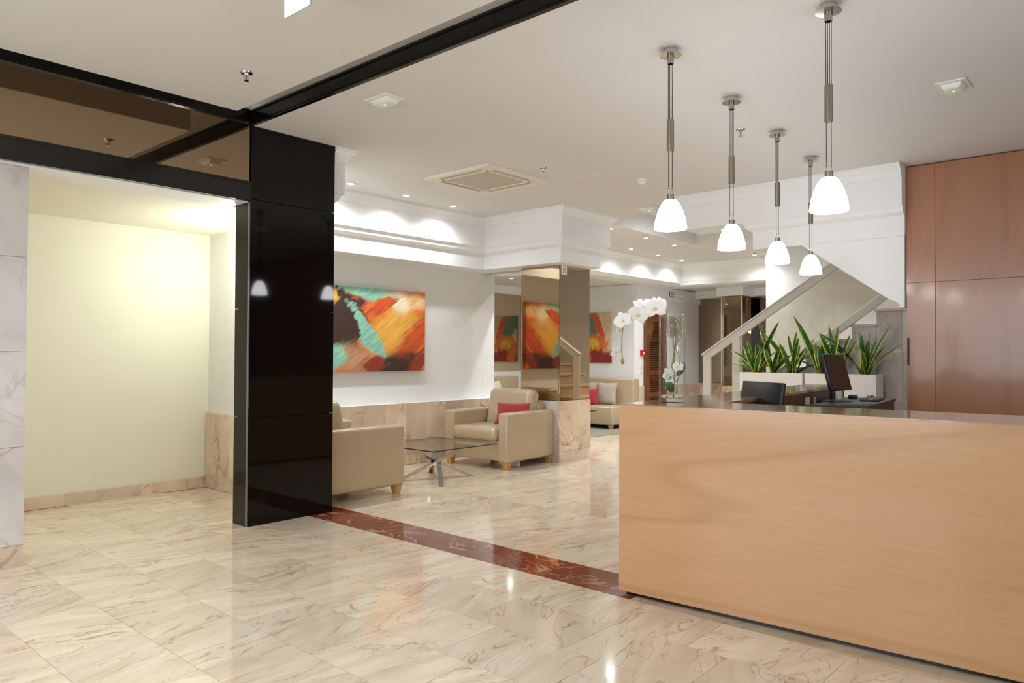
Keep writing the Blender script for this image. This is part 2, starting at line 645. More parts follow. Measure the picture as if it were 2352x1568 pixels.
TW, TL, GAP = 0.392, 0.585, 0.0022
cand = []
for band, (xa, xb) in enumerate(((-0.9, 3.39), (3.742, 15.0))):
    x_start = 3.39 if band == 0 else 3.742
    k = 0
    while True:
        if band == 0:
            x1 = 1.0605 + TW * 6 - TW * k
            x0 = x1 - TW
            if k == 0:
                x0, x1 = 1.0605 + TW * 5, 3.39
            if x1 < xa:
                break
        else:
            x0 = 3.742 + TW * k
            x1 = x0 + TW
            if x0 > 12.0:
                break
        off = (0.0, 0.39, 0.2)[k % 3]
        y = 0.455 + off - TL
        while y < 7.6:
            cx, cy = (x0 + x1) / 2, y + TL / 2
            dep = in_view(cx, cy)
            if dep and not blocked(cx, cy):
                cand.append((dep, x0, x1, y, y + TL))
            y += TL
        k += 1
cand.sort()
tile_meshes = {}
for n, (dep, x0, x1, y0, y1) in enumerate(cand[:285]):
    key = round(x1 - x0, 3)
    if key not in tile_meshes:
        hw, hl = (x1 - x0 - GAP) / 2, (TL - GAP) / 2
        me = MB().box(-hw, hw, -hl, hl, -0.010, 0.0).mesh('tile')
        me.materials.append(M['floor_marble'])
        tile_meshes[key] = me
    obj('tile', tile_meshes[key], None, floor, loc=((x0 + x1) / 2, (y0 + y1) / 2, 0))
rest = MB()
for dep, x0, x1, y0, y1 in cand[285:]:
    rest.box(x0 + GAP / 2, x1 - GAP / 2, y0 + GAP / 2, y1 - GAP / 2, -0.010, 0.0)
if rest.v:
    o = rest.build('far_tiles', M['floor_marble'], floor)
    o['kind'] = 'stuff'
# red marble strip
ys = [2.16, 2.82, 3.49, 4.15, 4.65, 5.16, 5.80]
for a, b in zip(ys[:-1], ys[1:]):
    o = rbox(-0.174, 0.174, -(b - a) / 2 + 0.001, (b - a) / 2 - 0.001, -0.010, 0.0).build('strip_slab', M['red_marble'], floor, loc=(3.566, (a + b) / 2, 0))
    o['label'] = 'red marble border slab with white veins'

# ceilings ----------------------------------------------------------
c = MB()
c.box(2.88, 7.85, -3.3, 9.8, ZC, 3.3)
c.box(7.85, 10.52, 5.5, 9.8, ZC, 3.3)
c.box(7.85, 10.52, -3.3, 1.6, ZC, 3.3)
c.box(10.52, 16.2, -3.3, 9.8, ZC, 3.3)
struct(c.build('ceiling', M['ceiling']), 'smooth off-white lobby ceiling')
c = MB()
c.box(7.85, 10.52, 1.6, 5.5, 3.55, 3.6)
c.box(7.83, 7.85, 1.6, 5.5, 3.3, 3.6)
c.box(10.52, 10.54, 1.6, 5.5, 3.3, 3.6)
c.box(7.83, 10.54, 5.5, 5.52, 3.3, 3.6)
c.box(7.83, 10.54, 1.58, 1.6, 3.3, 3.6)
struct(c.build('ceiling', M['white']), 'white raised ceiling recess above the stairs')
c = MB()
c.box(-3.3, 2.882, -3.3, 5.20, 3.26, 3.36).box(2.856, 2.882, -3.3, 5.20, 3.128, 3.26).box(-3.3, 2.856, 5.156, 5.20, 3.128, 3.26)
struct(c.build('ceiling', M['ceiling']), 'upper ceiling slot around the entrance canopy')
c = MB()
c.box(-3.3, 2.56, -3.3, 4.82, 2.98, 3.26)
struct(c.build('ceiling', M['ceiling'], bevel=0.003, seg=1), 'dropped entrance ceiling panel')
# left passage ceiling and lintel soffit
struct(rbox(-3.3, 3.476, 5.52, 7.2, 2.455, 2.6).build('ceiling', M['cream']), 'cream ceiling of the side passage')
struct(rbox(-3.3, 2.853, 5.193, 5.52, 2.440, 2.555).build('trim_1', M['white']), 'white lintel soffit over the passage opening')

# walls ---------------------------------------------------------------
wl = struct(rbox(-3.3, 3.475, 7.05, 7.2, 0, 2.6).build('wall_left', M['cream']), 'cream painted passage wall')
bl = thing('baseboard_left', 'cream marble baseboard along the passage wall', 'baseboard')
del bl['category']
struct(bl)
for k in range(9):
    x1 = 3.455 - 0.62 * k
    rbox(-0.309, 0.309, -0.01, 0.01, 0, 0.10).build('slab', M['wall_marble'], bl, loc=(x1 - 0.31, 7.035, 0))
we = struct(rbox(3.475, 3.61, 5.376, 7.2, 0, ZC).build('wall_passage_end', M['rough_white']), 'white textured wall closing the side passage')


def wainscot(parent, axis, face, a, b, sgn, width=0.31, top=0.72, phase=None, mat='wall_marble', depth=0.03, skirt=0.13):
    """rows of upright slabs over a skirting; axis is the direction the row runs in"""
    a0 = a if phase is None else phase - math.ceil((phase - a) / width) * width
    k = 0
    lo = a0
    while lo < b - 0.01:
        p0, p1 = max(lo, a), min(lo + width, b)
        if p1 - p0 > 0.02:
            w = (p1 - p0) / 2 - 0.0008
            for z0, z1, dd, nm in ((skirt + 0.0008, top, 0.0, 'slab'), (0.0, skirt - 0.0008, 0.004, 'skirting_slab')):
                d0, d1 = sorted((0.0, -sgn * (depth - dd)))
                hz = (z1 - z0) / 2
                mb = MB()
                if axis == 'x':
                    mb.box(-w, w, d0, d1, -hz, hz)
                    loc = ((p0 + p1) / 2, face + sgn * 0 - (sgn * -dd if False else 0) + (dd * -sgn), (z0 + z1) / 2)
                else:
                    mb.box(d0, d1, -w, w, -hz, hz)
                    loc = (face + (dd * -sgn), (p0 + p1) / 2, (z0 + z1) / 2)
                mb.build(nm, M[mat], parent, loc=loc)
        lo += width
        k += 1


# sgn is the direction the face looks along its normal axis
wainscot(we, 'y', 3.445, 5.40, 7.03, -1, 0.43, 0.722, phase=6.57)
wp = struct(rbox(3.61, 7.43, 6.90, 7.10, 0, ZC).build('wall_painting', M['rough_white']), 'white textured lobby wall behind the armchairs')
lg_ = struct(rbox(3.61, 7.43, 6.74, 6.899, 0.0, 0.716).build('trim_12', M['white']), 'marble wainscot ledge under the large painting')
wainscot(lg_, 'x', 6.715, 3.61, 7.43, -1, 0.312, 0.722, phase=5.72, depth=0.024)

wf = struct(rbox(11.70, 14.35, 7.35, 7.5, 0, 2.62).build('wall_far', M['white']), 'white far wall with the louvred door')
wainscot(wf, 'x', 7.325, 11.70, 12.01, -1, 0.31, 0.72)
wainscot(wf, 'x', 7.325, 12.80, 14.17, -1, 0.31, 0.72)
struct(rbox(11.70, 14.2, 7.30, 7.35, 2.36, 2.60).build('trim_2', M['white']), 'white band above the louvred door')
wn = struct(rbox(11.70, 11.85, 7.5, 9.5, 0, 2.62).build('wall_niche_end', M['white']), 'white seating niche wall with the small painting')
rbox(11.66, 11.70, 7.36, 9.4, 2.36, 2.60).build('band', M['white'], wn)
wb2 = struct(rbox(7.0, 11.85, 9.40, 9.55, 0, 2.62).build('wall_niche_back', M['white']), 'white back wall of the seating niche')
for k in range(5):
    rbox(-0.445, 0.445, -0.008, 0.008, -0.72, 0.72).build('mirror_panel', M['bronze'], wb2, loc=(7.7 + 0.9 * k, 9.39, 1.72))
struct(rbox(6.9, 7.0, 7.10, 9.55, 0, 2.62).build('wall_niche_left', M['white']), 'white side wall of the seating niche')
struct(rbox(7.0, 11.85, 7.05, 9.55, 2.604, 2.68).build('ceiling', M['ceiling']), 'lower ceiling of the seating niche')
wbk = struct(rbox(14.2, 14.4, 2.0, 7.5, 0, ZC).build('wall_back', M['white']), 'white back wall clad with bronze mirrors')
for k in range(4):
    rbox(-0.01, 0.01, -0.41, 0.41, 0.73, 2.46).build('mirror_panel', M['bronze_dark'], wbk, loc=(14.19, 6.93 - 0.83 * k, 0))
wainscot(wbk, 'y', 14.175, 4.0, 7.35, -1, 0.4, 0.72)
struct(rbox(12.62, 14.2, 4.9, 7.35, 2.62, 2.70).build('ceiling', M['ceiling']), 'lower ceiling before the back mirrors')
struct(rbox(12.5, 12.62, -1.5, 5.2, 0, ZC).build('wall_stair', M['white']), 'plain white stairwell wall')

# entablature -----------------------------------------------------------
UPPER = [(0.09, 2.662), (0.09, 2.905), (0.098, 2.905), (0.098, 2.915), (0.105, 2.915), (0.107, 2.930), (0.116, 2.950), (0.130, 2.965), (0.130, 2.972), (0.146, 2.982), (0.158, 2.998), (0.165, 3.0), (0.165, 3.03)]
LOWER = [(0.0, 2.388), (0.0, 2.560), (0.008, 2.560), (0.008, 2.573), (0.014, 2.573), (0.030, 2.580), (0.055, 2.602), (0.062, 2.628), (0.078, 2.648), (0.078, 2.655), (0.0905, 2.655), (0.0905, 2.663)]
BACK = -0.33
FULL = [(BACK, 2.388)] + LOWER + UPPER + [(BACK, 3.03)]
path = [(3.615, 5.31), (3.66, 5.31), (3.66, 6.58), (3.76, 6.58), (6.88, 6.58), (6.88, 5.33), (7.69, 5.33), (7.69, 6.99)]
struct(MB().sweep(path, FULL, [-0.044, -0.044, -0.044] + [BACK] * 5).build('trim_3', M['white']), 'white moulded entablature over the painting wall and mirror column')
MID = [(BACK, 2.60), (0.0, 2.60), (0.03, 2.605), (0.05, 2.625), (0.062, 2.64), (0.078, 2.655), (0.09, 2.655)] + UPPER + [(BACK, 3.03)]
struct(MB().sweep([(7.86, 6.99), (12.72, 6.99), (12.72, 5.2)], MID).build('trim_4', M['white']), 'white moulded beam before the seating niche')
struct(MB().sweep([(7.66, 3.86), (7.34, 3.86), (7.34, 1.77)], [(-0.32, 2.662)] + UPPER + [(-0.32, 3.03)]).build('trim_5', M['white']), 'white moulded beam above the staircase')
struct(MB().sweep([(7.66, 3.19), (7.34, 3.19), (7.34, 1.77)], [(-0.3, 2.388)] + LOWER + [(0.05, 2.66), (-0.3, 2.66)]).build('trim_6', M['white']), 'white lower moulding above the staircase')
# outer wall of the upper flight, cut along the slope
poly = [(1.775, 2.388), (2.70, 2.388), (1.90, 1.815), (1.835, 1.785), (1.812, 1.74), (1.775, 1.74)]
struct(MB().prism(poly, 7.352, 7.46, 'x').build('wall_upper_flight', M['white'], bevel=0.004, seg=1), 'white sloping wall of the upper stair flight')

# timber wall at the right ------------------------------------------------
wr = struct(rbox(7.40, 7.62, -3.3, 1.765, 0, ZC).build('wall_right', M['inner']), 'brown timber panelled wall behind reception')
for y0, y1 in ((1.537, 1.765), (0.30, 1.533), (-0.94, 0.296), (-2.18, -0.944), (-3.3, -2.184)):
    for z0, z1 in ((0.0, 1.957), (1.961, 3.008)):
        hy, hz = (y1 - y0) / 2, (z1 - z0) / 2
        rbox(-0.01, 0.01, -hy, hy, -hz, hz).build('panel', M['panel'], wr, loc=(7.39, (y0 + y1) / 2, (z0 + z1) / 2))
MB().tube([(7.36, 1.752, 1.22), (7.36, 1.752, 1.465)], 0.006, 8).build('handle', M['black_plastic'], wr)

# entrance side (behind the camera) ---------------------------------------
wfr = MB()
wfr.box(-3.3, -3.2, -3.3, 5.2, 0, 0.35).box(-3.3, -3.2, -3.3, 5.2, 2.75, 3.3)
wfr.box(-3.3, -3.2, -3.3, -2.4, 0.35, 2.75).box(-3.3, -3.2, 4.4, 5.2, 0.35, 2.75)
struct(wfr.build('wall_entrance', M['white']), 'white entrance wall around the glazing')
wi = MB()
for k in range(6):
    y = -2.4 + 6.8 * k / 5
    wi.box(-3.28, -3.22, y - 0.03, y + 0.03, 0.35, 2.75)
wi.box(-3.28, -3.22, -2.4, 4.4, 0.35, 0.41).box(-3.28, -3.22, -2.4, 4.4, 2.69, 2.75)
struct(wi.build('window_1', M['black_paint']), 'dark framed entrance window')
wsd = MB()
wsd.box(-3.3, 0.2, -3.3, -3.2, 0, 3.3).box(5.0, 7.62, -3.3, -3.2, 0, 3.3).box(0.2, 5.0, -3.3, -3.2, 0, 0.5).box(0.2, 5.0, -3.3, -3.2, 2.7, 3.3)
struct(wsd.build('wall_side', M['white']), 'white side wall around the window')

# marble pier at the passage opening ---------------------------------------
wpier = struct(rbox(-3.3, 1.405, 5.285, 5.37, 0, 2.439).build('wall_pier', M['wall_marble']), 'pale veined marble wall left of the passage opening')
for x0, x1 in ((0.545, 1.432), (-0.345, 0.541), (-1.235, -0.349), (-2.125, -1.239)):
    for z0, z1 in ((0.0, 0.125), (0.127, 0.722), (0.724, 1.305), (1.307, 1.884), (1.886, 2.438)):
        hx, hz = (x1 - x0) / 2, (z1 - z0) / 2
        rbox(-hx, hx, -0.014, 0.014, -hz, hz).build('slab', M['grey_marble'] if z0 > 0.1 else M['wall_marble'], wpier, loc=((x0 + x1) / 2, 5.271 + (0.004 if z0 < 0.1 else 0), (z0 + z1) / 2))
for z0, z1 in ((0.0, 0.125), (0.127, 0.722), (0.724, 1.305), (1.307, 1.884), (1.886, 2.438)):
    hz = (z1 - z0) / 2
    rbox(-0.014, 0.014, -0.045, 0.045, -hz, hz).build('edge_slab', M['wall_marble'], wpier, loc=(1.419, 5.33, (z0 + z1) / 2))

# bronze mirror transom and black beams -------------------------------------
tr = struct(rbox(-3.3, 2.853, 5.20, 5.24, 2.56, 3.06).build('trim_7', M['black_paint']), 'bronze mirror transom over the passage opening')
rbox(-1.5, 2.849, 5.172, 5.198, 2.58, 3.04).build('mirror_panel', M['bronze_dark'], tr)
b1 = MB()
b1.box(-3.3, 2.855, 5.150, 5.20, 3.030, 3.128).box(-3.3, 2.84, 5.143, 5.150, 3.040, 3.052).box(-3.3, 2.83, 5.138, 5.150, 3.116, 3.130)
struct(b1.build('trim_8', M['black_paint']), 'black lacquered beam above the bronze transom')
b2 = MB()
b2.box(-3.3, 2.850, 5.150, 5.192, 2.445, 2.592).box(-3.3, 2.848, 5.142, 5.150, 2.574, 2.590).box(-3.3, 2.848, 5.144, 5.150, 2.448, 2.484)
struct(b2.build('trim_9', M['black_paint']), 'black lacquered lintel under the bronze transom')
b3 = MB()
b3.box(2.853, 2.882, -3.3, 5.20, 3.021, 3.128).box(2.847, 2.853, -3.3, 5.14, 3.036, 3.050).box(2.842, 2.853, -3.3, 5.13, 3.116, 3.130)
struct(b3.build('trim_10', M['black_paint']), 'black lacquered beam edging the lobby ceiling')

# ------------------------------------------------------------------ columns
gc = thing('granite_column', 'tall black polished granite column beside the passage opening', 'column', (3.23, 5.27, 0))
rbox(-0.36, 0.36, -0.08, 0.085, 0, 3.02).build('core', M['black_paint'], gc)
for z0, z1 in ((0, 0.812), (0.815, 1.638), (1.641, 2.464), (2.467, 3.020)):
    hz = (z1 - z0) / 2
    rbox(-0.372, 0.380, -0.0115, 0.0115, -hz, hz).build('front_slab', M['black'], gc, loc=(0, -0.0915, (z0 + z1) / 2), bevel=0.002, seg=1)
    rbox(-0.007, 0.007, -0.096, 0.096, -hz, hz).build('side_slab', M['black'], gc, loc=(-0.368, 0.012, (z0 + z1) / 2))
    rbox(-0.007, 0.007, -0.096, 0.096, -hz, hz).build('side_slab', M['black'], gc, loc=(0.368, 0.012, (z0 + z1) / 2))
o = rbox(-0.379, -0.3735, -0.1025, -0.083, 0, 2.44).build('edge_strip', M['edge_glass'], gc)
o['label'] = 'thin grey edge strip'

mc = thing('mirror_column', 'square column with bronze mirror panels above a marble base', 'column', (7.38, 5.80, 0))
rbox(-0.295, 0.295, -0.295, 0.295, 0, 2.395).build('core', M['black_paint'], mc)
for sx, sy in ((0, -1), (0, 1), (-1, 0), (1, 0)):
    th = 0.012
    if sx == 0:
        rbox(-0.305, 0.305, -th / 2, th / 2, 0.745, 2.388).build('mirror_panel', M['bronze'], mc, loc=(0, sy * 0.303, 0))
        rbox(-0.318, 0.318, -0.012, 0.012, 0.132, 0.740).build('marble_slab', M['wall_marble'], mc, loc=(0, sy * 0.307, 0))
        rbox(-0.312, 0.312, -0.010, 0.010, 0, 0.130).build('skirting_slab', M['wall_marble'], mc, loc=(0, sy * 0.305, 0))
    else:
        rbox(-th / 2, th / 2, -0.296, 0.296, 0.745, 2.388).build('mirror_panel', M['bronze'], mc, loc=(sx * 0.303, 0, 0))
        rbox(-0.012, 0.012, -0.294, 0.294, 0.132, 0.740).build('marble_slab', M['grey_marble'], mc, loc=(sx * 0.307, 0, 0))
        rbox(-0.010, 0.010, -0.294, 0.294, 0, 0.130).build('skirting_slab', M['grey_marble'], mc, loc=(sx * 0.303, 0, 0))

bc = thing('mirror_column', 'slim bronze mirror column with a white cap before the back wall', 'column', (13.75, 6.32, 0))
rbox(-0.2, 0.2, -0.2, 0.2, 0, 2.45).build('core', M['black_paint'], bc)
for sx, sy in ((0, -1), (-1, 0)):
    if sx == 0:
        rbox(-0.21, 0.21, -0.006, 0.006, 0.72, 2.44).build('mirror_panel', M['bronze_dark'], bc, loc=(0, -0.207, 0))
        rbox(-0.21, 0.21, -0.008, 0.008, 0.0, 0.715).build('marble_slab', M['wall_marble'], bc, loc=(0, -0.209, 0))
    else:
        rbox(-0.006, 0.006, -0.2, 0.2, 0.72, 2.44).build('mirror_panel', M['bronze_dark'], bc, loc=(-0.207, 0, 0))
        rbox(-0.008, 0.008, -0.2, 0.2, 0.0, 0.715).build('marble_slab', M['wall_marble'], bc, loc=(-0.209, 0, 0))
for a in (-1, 1):
    MB().tube([(-0.212, a * 0.208, 0.72), (-0.212, a * 0.208, 2.44)], 0.008, 6).build('chrome_edge', M['chrome'], bc)
rbox(-0.28, 0.28, -0.27, 0.27, 2.45, 2.62).build('cap', M['white'], bc)
struct(rbox(13.98, 14.19, 3.0, 7.30, 2.47, 2.62).build('trim_11', M['white']), 'white header above the back mirrors')

# ------------------------------------------------------------------ reception counter
rc = thing('reception_counter', 'long light beech reception counter with a glossy top', 'counter')
fl, fr = Vector((3.432, 2.25)), Vector((3.592, -0.75))
il, ir = Vector((3.93, 1.88)), Vector((4.12, -0.75))
al_o, al_i = Vector((7.16, 2.56)), Vector((7.16, 2.24))
ZT = 1.034
top_poly = [fl, fr, ir, il, al_i, al_o]
MB().prism([tuple(p) for p in top_poly], ZT - 0.022, ZT).build('countertop', M['top'], rc, bevel=0.002, seg=1)


def wall_strip(a, b, t, z0, z1):
    d = (b - a).normalized()
    n = Vector((d.y, -d.x)) * t
    return MB().prism([tuple(a), tuple(b), tuple(b - n), tuple(a - n)], z0, z1)


o = wall_strip(fl, fr, 0.03, 0.022, ZT - 0.006).build('front_panel', M['beech'], rc, bevel=0.0015, seg=1)
o.location.x -= 0.004
n_arm = (al_o - fl).normalized()
wall_strip(al_o, fl, 0.03, 0.02, ZT - 0.022).build('side_panel', M['beech'], rc)
wall_strip(ir, il, 0.02, 0.02, ZT - 0.022).build('inner_panel', M['inner'], rc)
wall_strip(il, al_i, 0.02, 0.02, ZT - 0.022).build('inner_panel', M['inner'], rc)
wall_strip(al_i, al_o, 0.03, 0.02, ZT - 0.022).build('end_panel', M['beech'], rc)
q = Vector((0.03, -0.03))
MB().prism([tuple(fl + q), tuple(fr + Vector((0.03, 0))), tuple(ir - Vector((0.03, 0))), tuple(il + Vector((-0.03, 0.03))), tuple(al_i + Vector((-0.03, 0.03))), tuple(al_o + Vector((-0.03, -0.03)))], 0.0, 0.022).build('plinth', M['black_paint'], rc)

# lower desk behind the counter
bd = thing('back_desk', 'dark laminate work desk inside the reception counter', 'desk', (6.4, 1.86, 0))
dp = [(5.60, 2.04), (5.90, 1.665), (7.05, 1.775), (7.02, 2.18), (6.2, 2.085)]
dp = [(x - 6.4, y - 1.86) for x, y in dp]
MB().prism(dp, 0.905, 0.93).build('desktop', M['desk'], bd, bevel=0.002, seg=1)
MB().prism([(x * 0.96, y * 0.9) for x, y in dp], 0.0, 0.904).build('cabinet', M['desk'], bd)

d2 = thing('work_shelf', 'dark work shelf fixed inside the front counter', 'desk', (4.6, 1.6, 0))
MB().prism([(-0.50, 0.28), (-0.47, -1.2), (0.15, -1.2), (0.15, 0.06), (0.40, 0.10), (0.60, 0.37), (0.05, 0.33)], 0.74, 0.765).build('shelf', M['inner'], d2)
rbox(-0.36, 0.1, -1.0, 0.02, 0, 0.739).build('pedestal', M['desk'], d2)

# paper notices on the inner face of the counter arm
for k, (t, w, h, z) in enumerate(((0.575, 0.13, 0.105, 0.925), (0.645, 0.06, 0.075, 0.935))):
    p = il + (al_i - il) * t
    a = math.atan2(al_i.y - il.y, al_i.x - il.x)
    o = rbox(-w / 2, w / 2, -0.001, 0.001, -h / 2, h / 2).build('paper_notice', M['plastic_white'])
    o.location = (p.x, p.y - 0.006 - 0.0, z)
    o.rotation_euler = (0, 0, a)
    tag(o, ('larger', 'smaller')[k] + ' white printed paper taped inside the counter arm', 'notice')
    for j in range(6 if k == 0 else 4):
        rbox(-w * 0.4, w * 0.4, -0.0016, -0.001, -0.0012, 0.0012).build('text_line', M['logo_grey'], o, loc=(0, 0, h * 0.35 - j * h * 0.13))


# ------------------------------------------------------------------ office equipment
def monitor(name, label, loc, rz, w, h, base_z, tilt, face_mat, logo):
    """panel centre above the stand; local -Y is the back of the panel"""
    t = thing(name, label, 'monitor', loc, rz)
    R = Matrix.Rotation(tilt, 4, 'X')
    cz = base_z
    ca = MB().box(-w / 2, w / 2, -0.02, 0.012, -h / 2, h / 2).mesh('casing')
    ca.transform(Matrix.Translation((0, 0, cz)) @ R)
    casing = obj('casing', ca, M['black_plastic'], t, 0.006, 2)
    sc = MB().box(-w / 2 + 0.018, w / 2 - 0.018, 0.012, 0.0135, -h / 2 + 0.024, h / 2 - 0.018).mesh('screen')
    sc.transform(Matrix.Translation((0, 0, cz)) @ R)
    obj('screen', sc, M['screen'], t)
    bk = MB().box(-w * 0.18, w * 0.18, -0.045, -0.02, -h * 0.42, -h * 0.05).mesh('rear_housing')
    bk.transform(Matrix.Translation((0, 0, cz)) @ R)
    obj('rear_housing', bk, M['black_plastic'], t, 0.01, 2)
    MB().tube([(0, -0.03, cz - h * 0.3), (0, -0.035, 0.012)], 0.02, 10).build('neck', M['black_plastic'], t)
    MB().lathe([(0.0, 0.0), (0.115, 0.0), (0.115, 0.006), (0.03, 0.018), (0.0, 0.018)], 24).build('base', M['black_plastic'], t, smooth=True)
    if logo:
        lg = MB()
        n = 16
        for k in range(n):                       # ring of the round emblem
            a0, a1 = 2 * math.pi * k / n, 2 * math.pi * (k + 1) / n
            lg.prism([(0.045 + r_ * math.cos(a), r_ * math.sin(a)) for r_, a in ((0.017, a0), (0.017, a1), (0.013, a1), (0.013, a0))], -0.0212, -0.0198, 'y')
        lg.box(0.043, 0.046, -0.0212, -0.0198, -0.006, 0.008).box(0.037, 0.046, -0.0212, -0.0198, -0.008, -0.005)
        # letters L and G
        lg.box(0.012, 0.016, -0.0212, -0.0198, -0.016, 0.016).box(0.000, 0.016, -0.0212, -0.0198, -0.016, -0.012)
        for x0, x1, z0, z1 in ((-0.010, -0.006, -0.016, 0.016), (-0.026, -0.006, 0.012, 0.016), (-0.026, -0.006, -0.016, -0.012), (-0.026, -0.022, -0.016, 0.000), (-0.026, -0.016, -0.002, 0.001)):
            lg.box(x0, x1, -0.0212, -0.0198, z0, z1)
        lg.v = [(-x, y, z) for x, y, z in lg.v]
        me = lg.mesh('logo')
        me.transform(Matrix.Translation((0, 0, cz + h * 0.06)) @ R)
        obj('logo', me, M['logo_grey'], casing)
    return t


# rear view of the first monitor
pA, pB = Vector((4.973, 2.233)), Vector((4.765, 1.880))
pA, pB = Vector((4.945, 2.02)) + (pA - pB) * 0.0, Vector((4.73, 1.655))
mid = (Vector((4.973, 2.233)) + Vector((4.765, 1.880))) / 2
ang = math.atan2(2.233 - 1.880, 4.973 - 4.765)
sd = 0.935
mx_, my_ = mid.x * sd, mid.y * sd
monitor('monitor', 'black monitor seen from behind above the front countertop', (mx_, my_, 0.766), ang, 0.40, 0.265, 0.235, math.radians(-8), 'screen', True).rotation_euler.z = ang + math.pi
monitor('monitor', 'tilted black monitor with dark screen on the inner desk', (6.27, 2.02, 0.93), math.radians(176), 0.40, 0.30, 0.235, math.radians(14), 'screen', False)

kb = thing('keyboard', 'black keyboard on the inner desk', 'keyboard', (6.62, 1.845, 0.93), math.radians(8))
rbox(-0.20, 0.20, -0.07, 0.07, 0.0, 0.018).build('body', M['black_plastic'], kb, bevel=0.004, seg=2)
for r_ in range(4):
    rbox(-0.185, 0.185, -0.012, 0.012, 0.0, 0.005).build('key_row', M['desk'], kb, loc=(0, -0.045 + r_ * 0.03, 0.018))
me = MB().lathe([(0.0, 0.0), (0.034, 0.0), (0.034, 0.012), (0.026, 0.026), (0.0, 0.032)], 16).mesh('computer_mouse', True)
me.transform(Matrix.Diagonal((1.7, 1.0, 1.0, 1)))
tag(obj('computer_mouse', me, M['black_plastic'], loc=(6.86, 1.93, 0.93)), 'rounded black mouse beside the keyboard', 'mouse')
cr = thing('card_reader', 'small black desk device between monitor and mouse', 'device', (6.72, 2.03, 0.93), 0.1)
rbox(-0.045, 0.045, -0.03, 0.03, 0, 0.035).build('body', M['black_plastic'], cr, bevel=0.005, seg=2)
rbox(-0.035, 0.035, -0.0305, -0.030, 0.02, 0.026).build('slot', M['desk'], cr)
tag(MB().lathe([(0.026, 0.0), (0.030, 0.09), (0.027, 0.09), (0.023, 0.006), (0.0, 0.006)], 20, cap_lo=True).build('pen_cup', M['plastic_white'], smooth=True, loc=(6.50, 2.075, 0.93)), 'white cup standing behind the tilted monitor', 'cup')

# ------------------------------------------------------------------ stairs
st = thing('staircase', 'marble staircase rising towards the timber wall', 'staircase', (8.9, 2.175, 0))
RISE, GO = 0.1663, 0.2615
for k in range(11):
    y0 = GO * k
    z1 = 1.829 - RISE * k
    y1 = y0 + GO
    nose = 0.018
    rbox(-0.02, 1.10, -0.15 if k == 0 else y0 - 0.0, y1 + nose, z1 - 0.034, z1).build('tread', M['tread_stone'], st, bevel=0.003, seg=1)
    rbox(0.02, 1.08, y1 - 0.03, y1 - 0.005, z1 - RISE, z1 - 0.034).build('riser', M['tread_stone'], st)
    # side cladding slabs under this tread
    ztop = z1 - 0.035
    zs = [ztop]
    zz = 1.36 if ztop > 1.45 else ztop
    while zz > 0.02:
        if zz < zs[-1] - 0.01:
            zs.append(zz)
        zz -= 0.55
    zs.append(0.0)
    for a, b in zip(zs[1:], zs[:-1]):
        rbox(0.0, 0.03, y0 + 0.001, y1 - 0.001, a + 0.001, b - 0.001).build('side_slab', M['grey_marble'], st)
for a, b in ((0.0, 0.31), (0.31, 0.81), (0.81, 1.36), (1.36, 1.792)):
    rbox(0.0, 0.03, -0.20, -0.001, a + 0.001, b - 0.001).build('side_slab', M['grey_marble'], st)
    rbox(0.0, 0.03, -1.3, -0.202, a + 0.001, b - 0.001).build('side_slab', M['grey_marble'], st)
rbox(0.03, 1.1, -1.3, -0.152, 1.70, 1.828).build('landing', M['tread_stone'], st)

# balustrade in the plane of the near stair side
sr = thing('stair_railing', 'beige framed glass stair railing rising to the right', 'railing', (8.825, 4.5, 0))
slope = (2.346 - 1.304) / (2.91 - 4.501)          # z per y
L_y = lambda y: y - 4.5


def rail_bar(name, y0, z0, y1, z1, h, t=0.05):
    MB().prism([(L_y(y0), z0), (L_y(y1), z1), (L_y(y1), z1 - h), (L_y(y0), z0 - h)], -t / 2, t / 2, 'x').build(name, M['rail'], sr, bevel=0.004, seg=1)


def zr(y, z_at, y_at):
    return z_at + slope * (y - y_at)


rail_bar('handrail', 4.501, 1.304, 2.30, zr(2.30, 1.304, 4.501), 0.10)
rail_bar('handrail_cap', 4.515, 1.318, 2.30, zr(2.30, 1.316, 4.501), 0.022, 0.07)
rail_bar('bottom_rail', 4.0, zr(4.0, 1.06, 3.591) - 0.02, 2.20, zr(2.20, 1.03, 3.591) + 0.16, 0.10)
MB().box(-0.023, 0.023, L_y(4.395), L_y(4.499), 0.0, 1.285).build('post', M['rail'], sr, bevel=0.004, seg=1)
MB().box(-0.023, 0.023, L_y(3.995), L_y(4.10), 0.0, 1.53).build('post', M['rail'], sr, bevel=0.004, seg=1)
MB().prism([(L_y(4.395), 0.12), (L_y(4.395), zr(4.395, 1.21, 4.501)), (L_y(4.10), zr(4.10, 1.21, 4.501)), (L_y(4.10), 0.12)], -0.005, 0.005, 'x').build('glass_pane', M['rail_glass'], sr)
MB().prism([(L_y(3.995), zr(3.995, 1.04, 3.591)), (L_y(3.995), zr(3.995, 1.21, 4.501)), (L_y(2.30), zr(2.30, 1.21, 4.501)), (L_y(2.30), zr(2.30, 1.2, 3.591))], -0.005, 0.005, 'x').build('glass_pane', M['rail_glass'], sr)

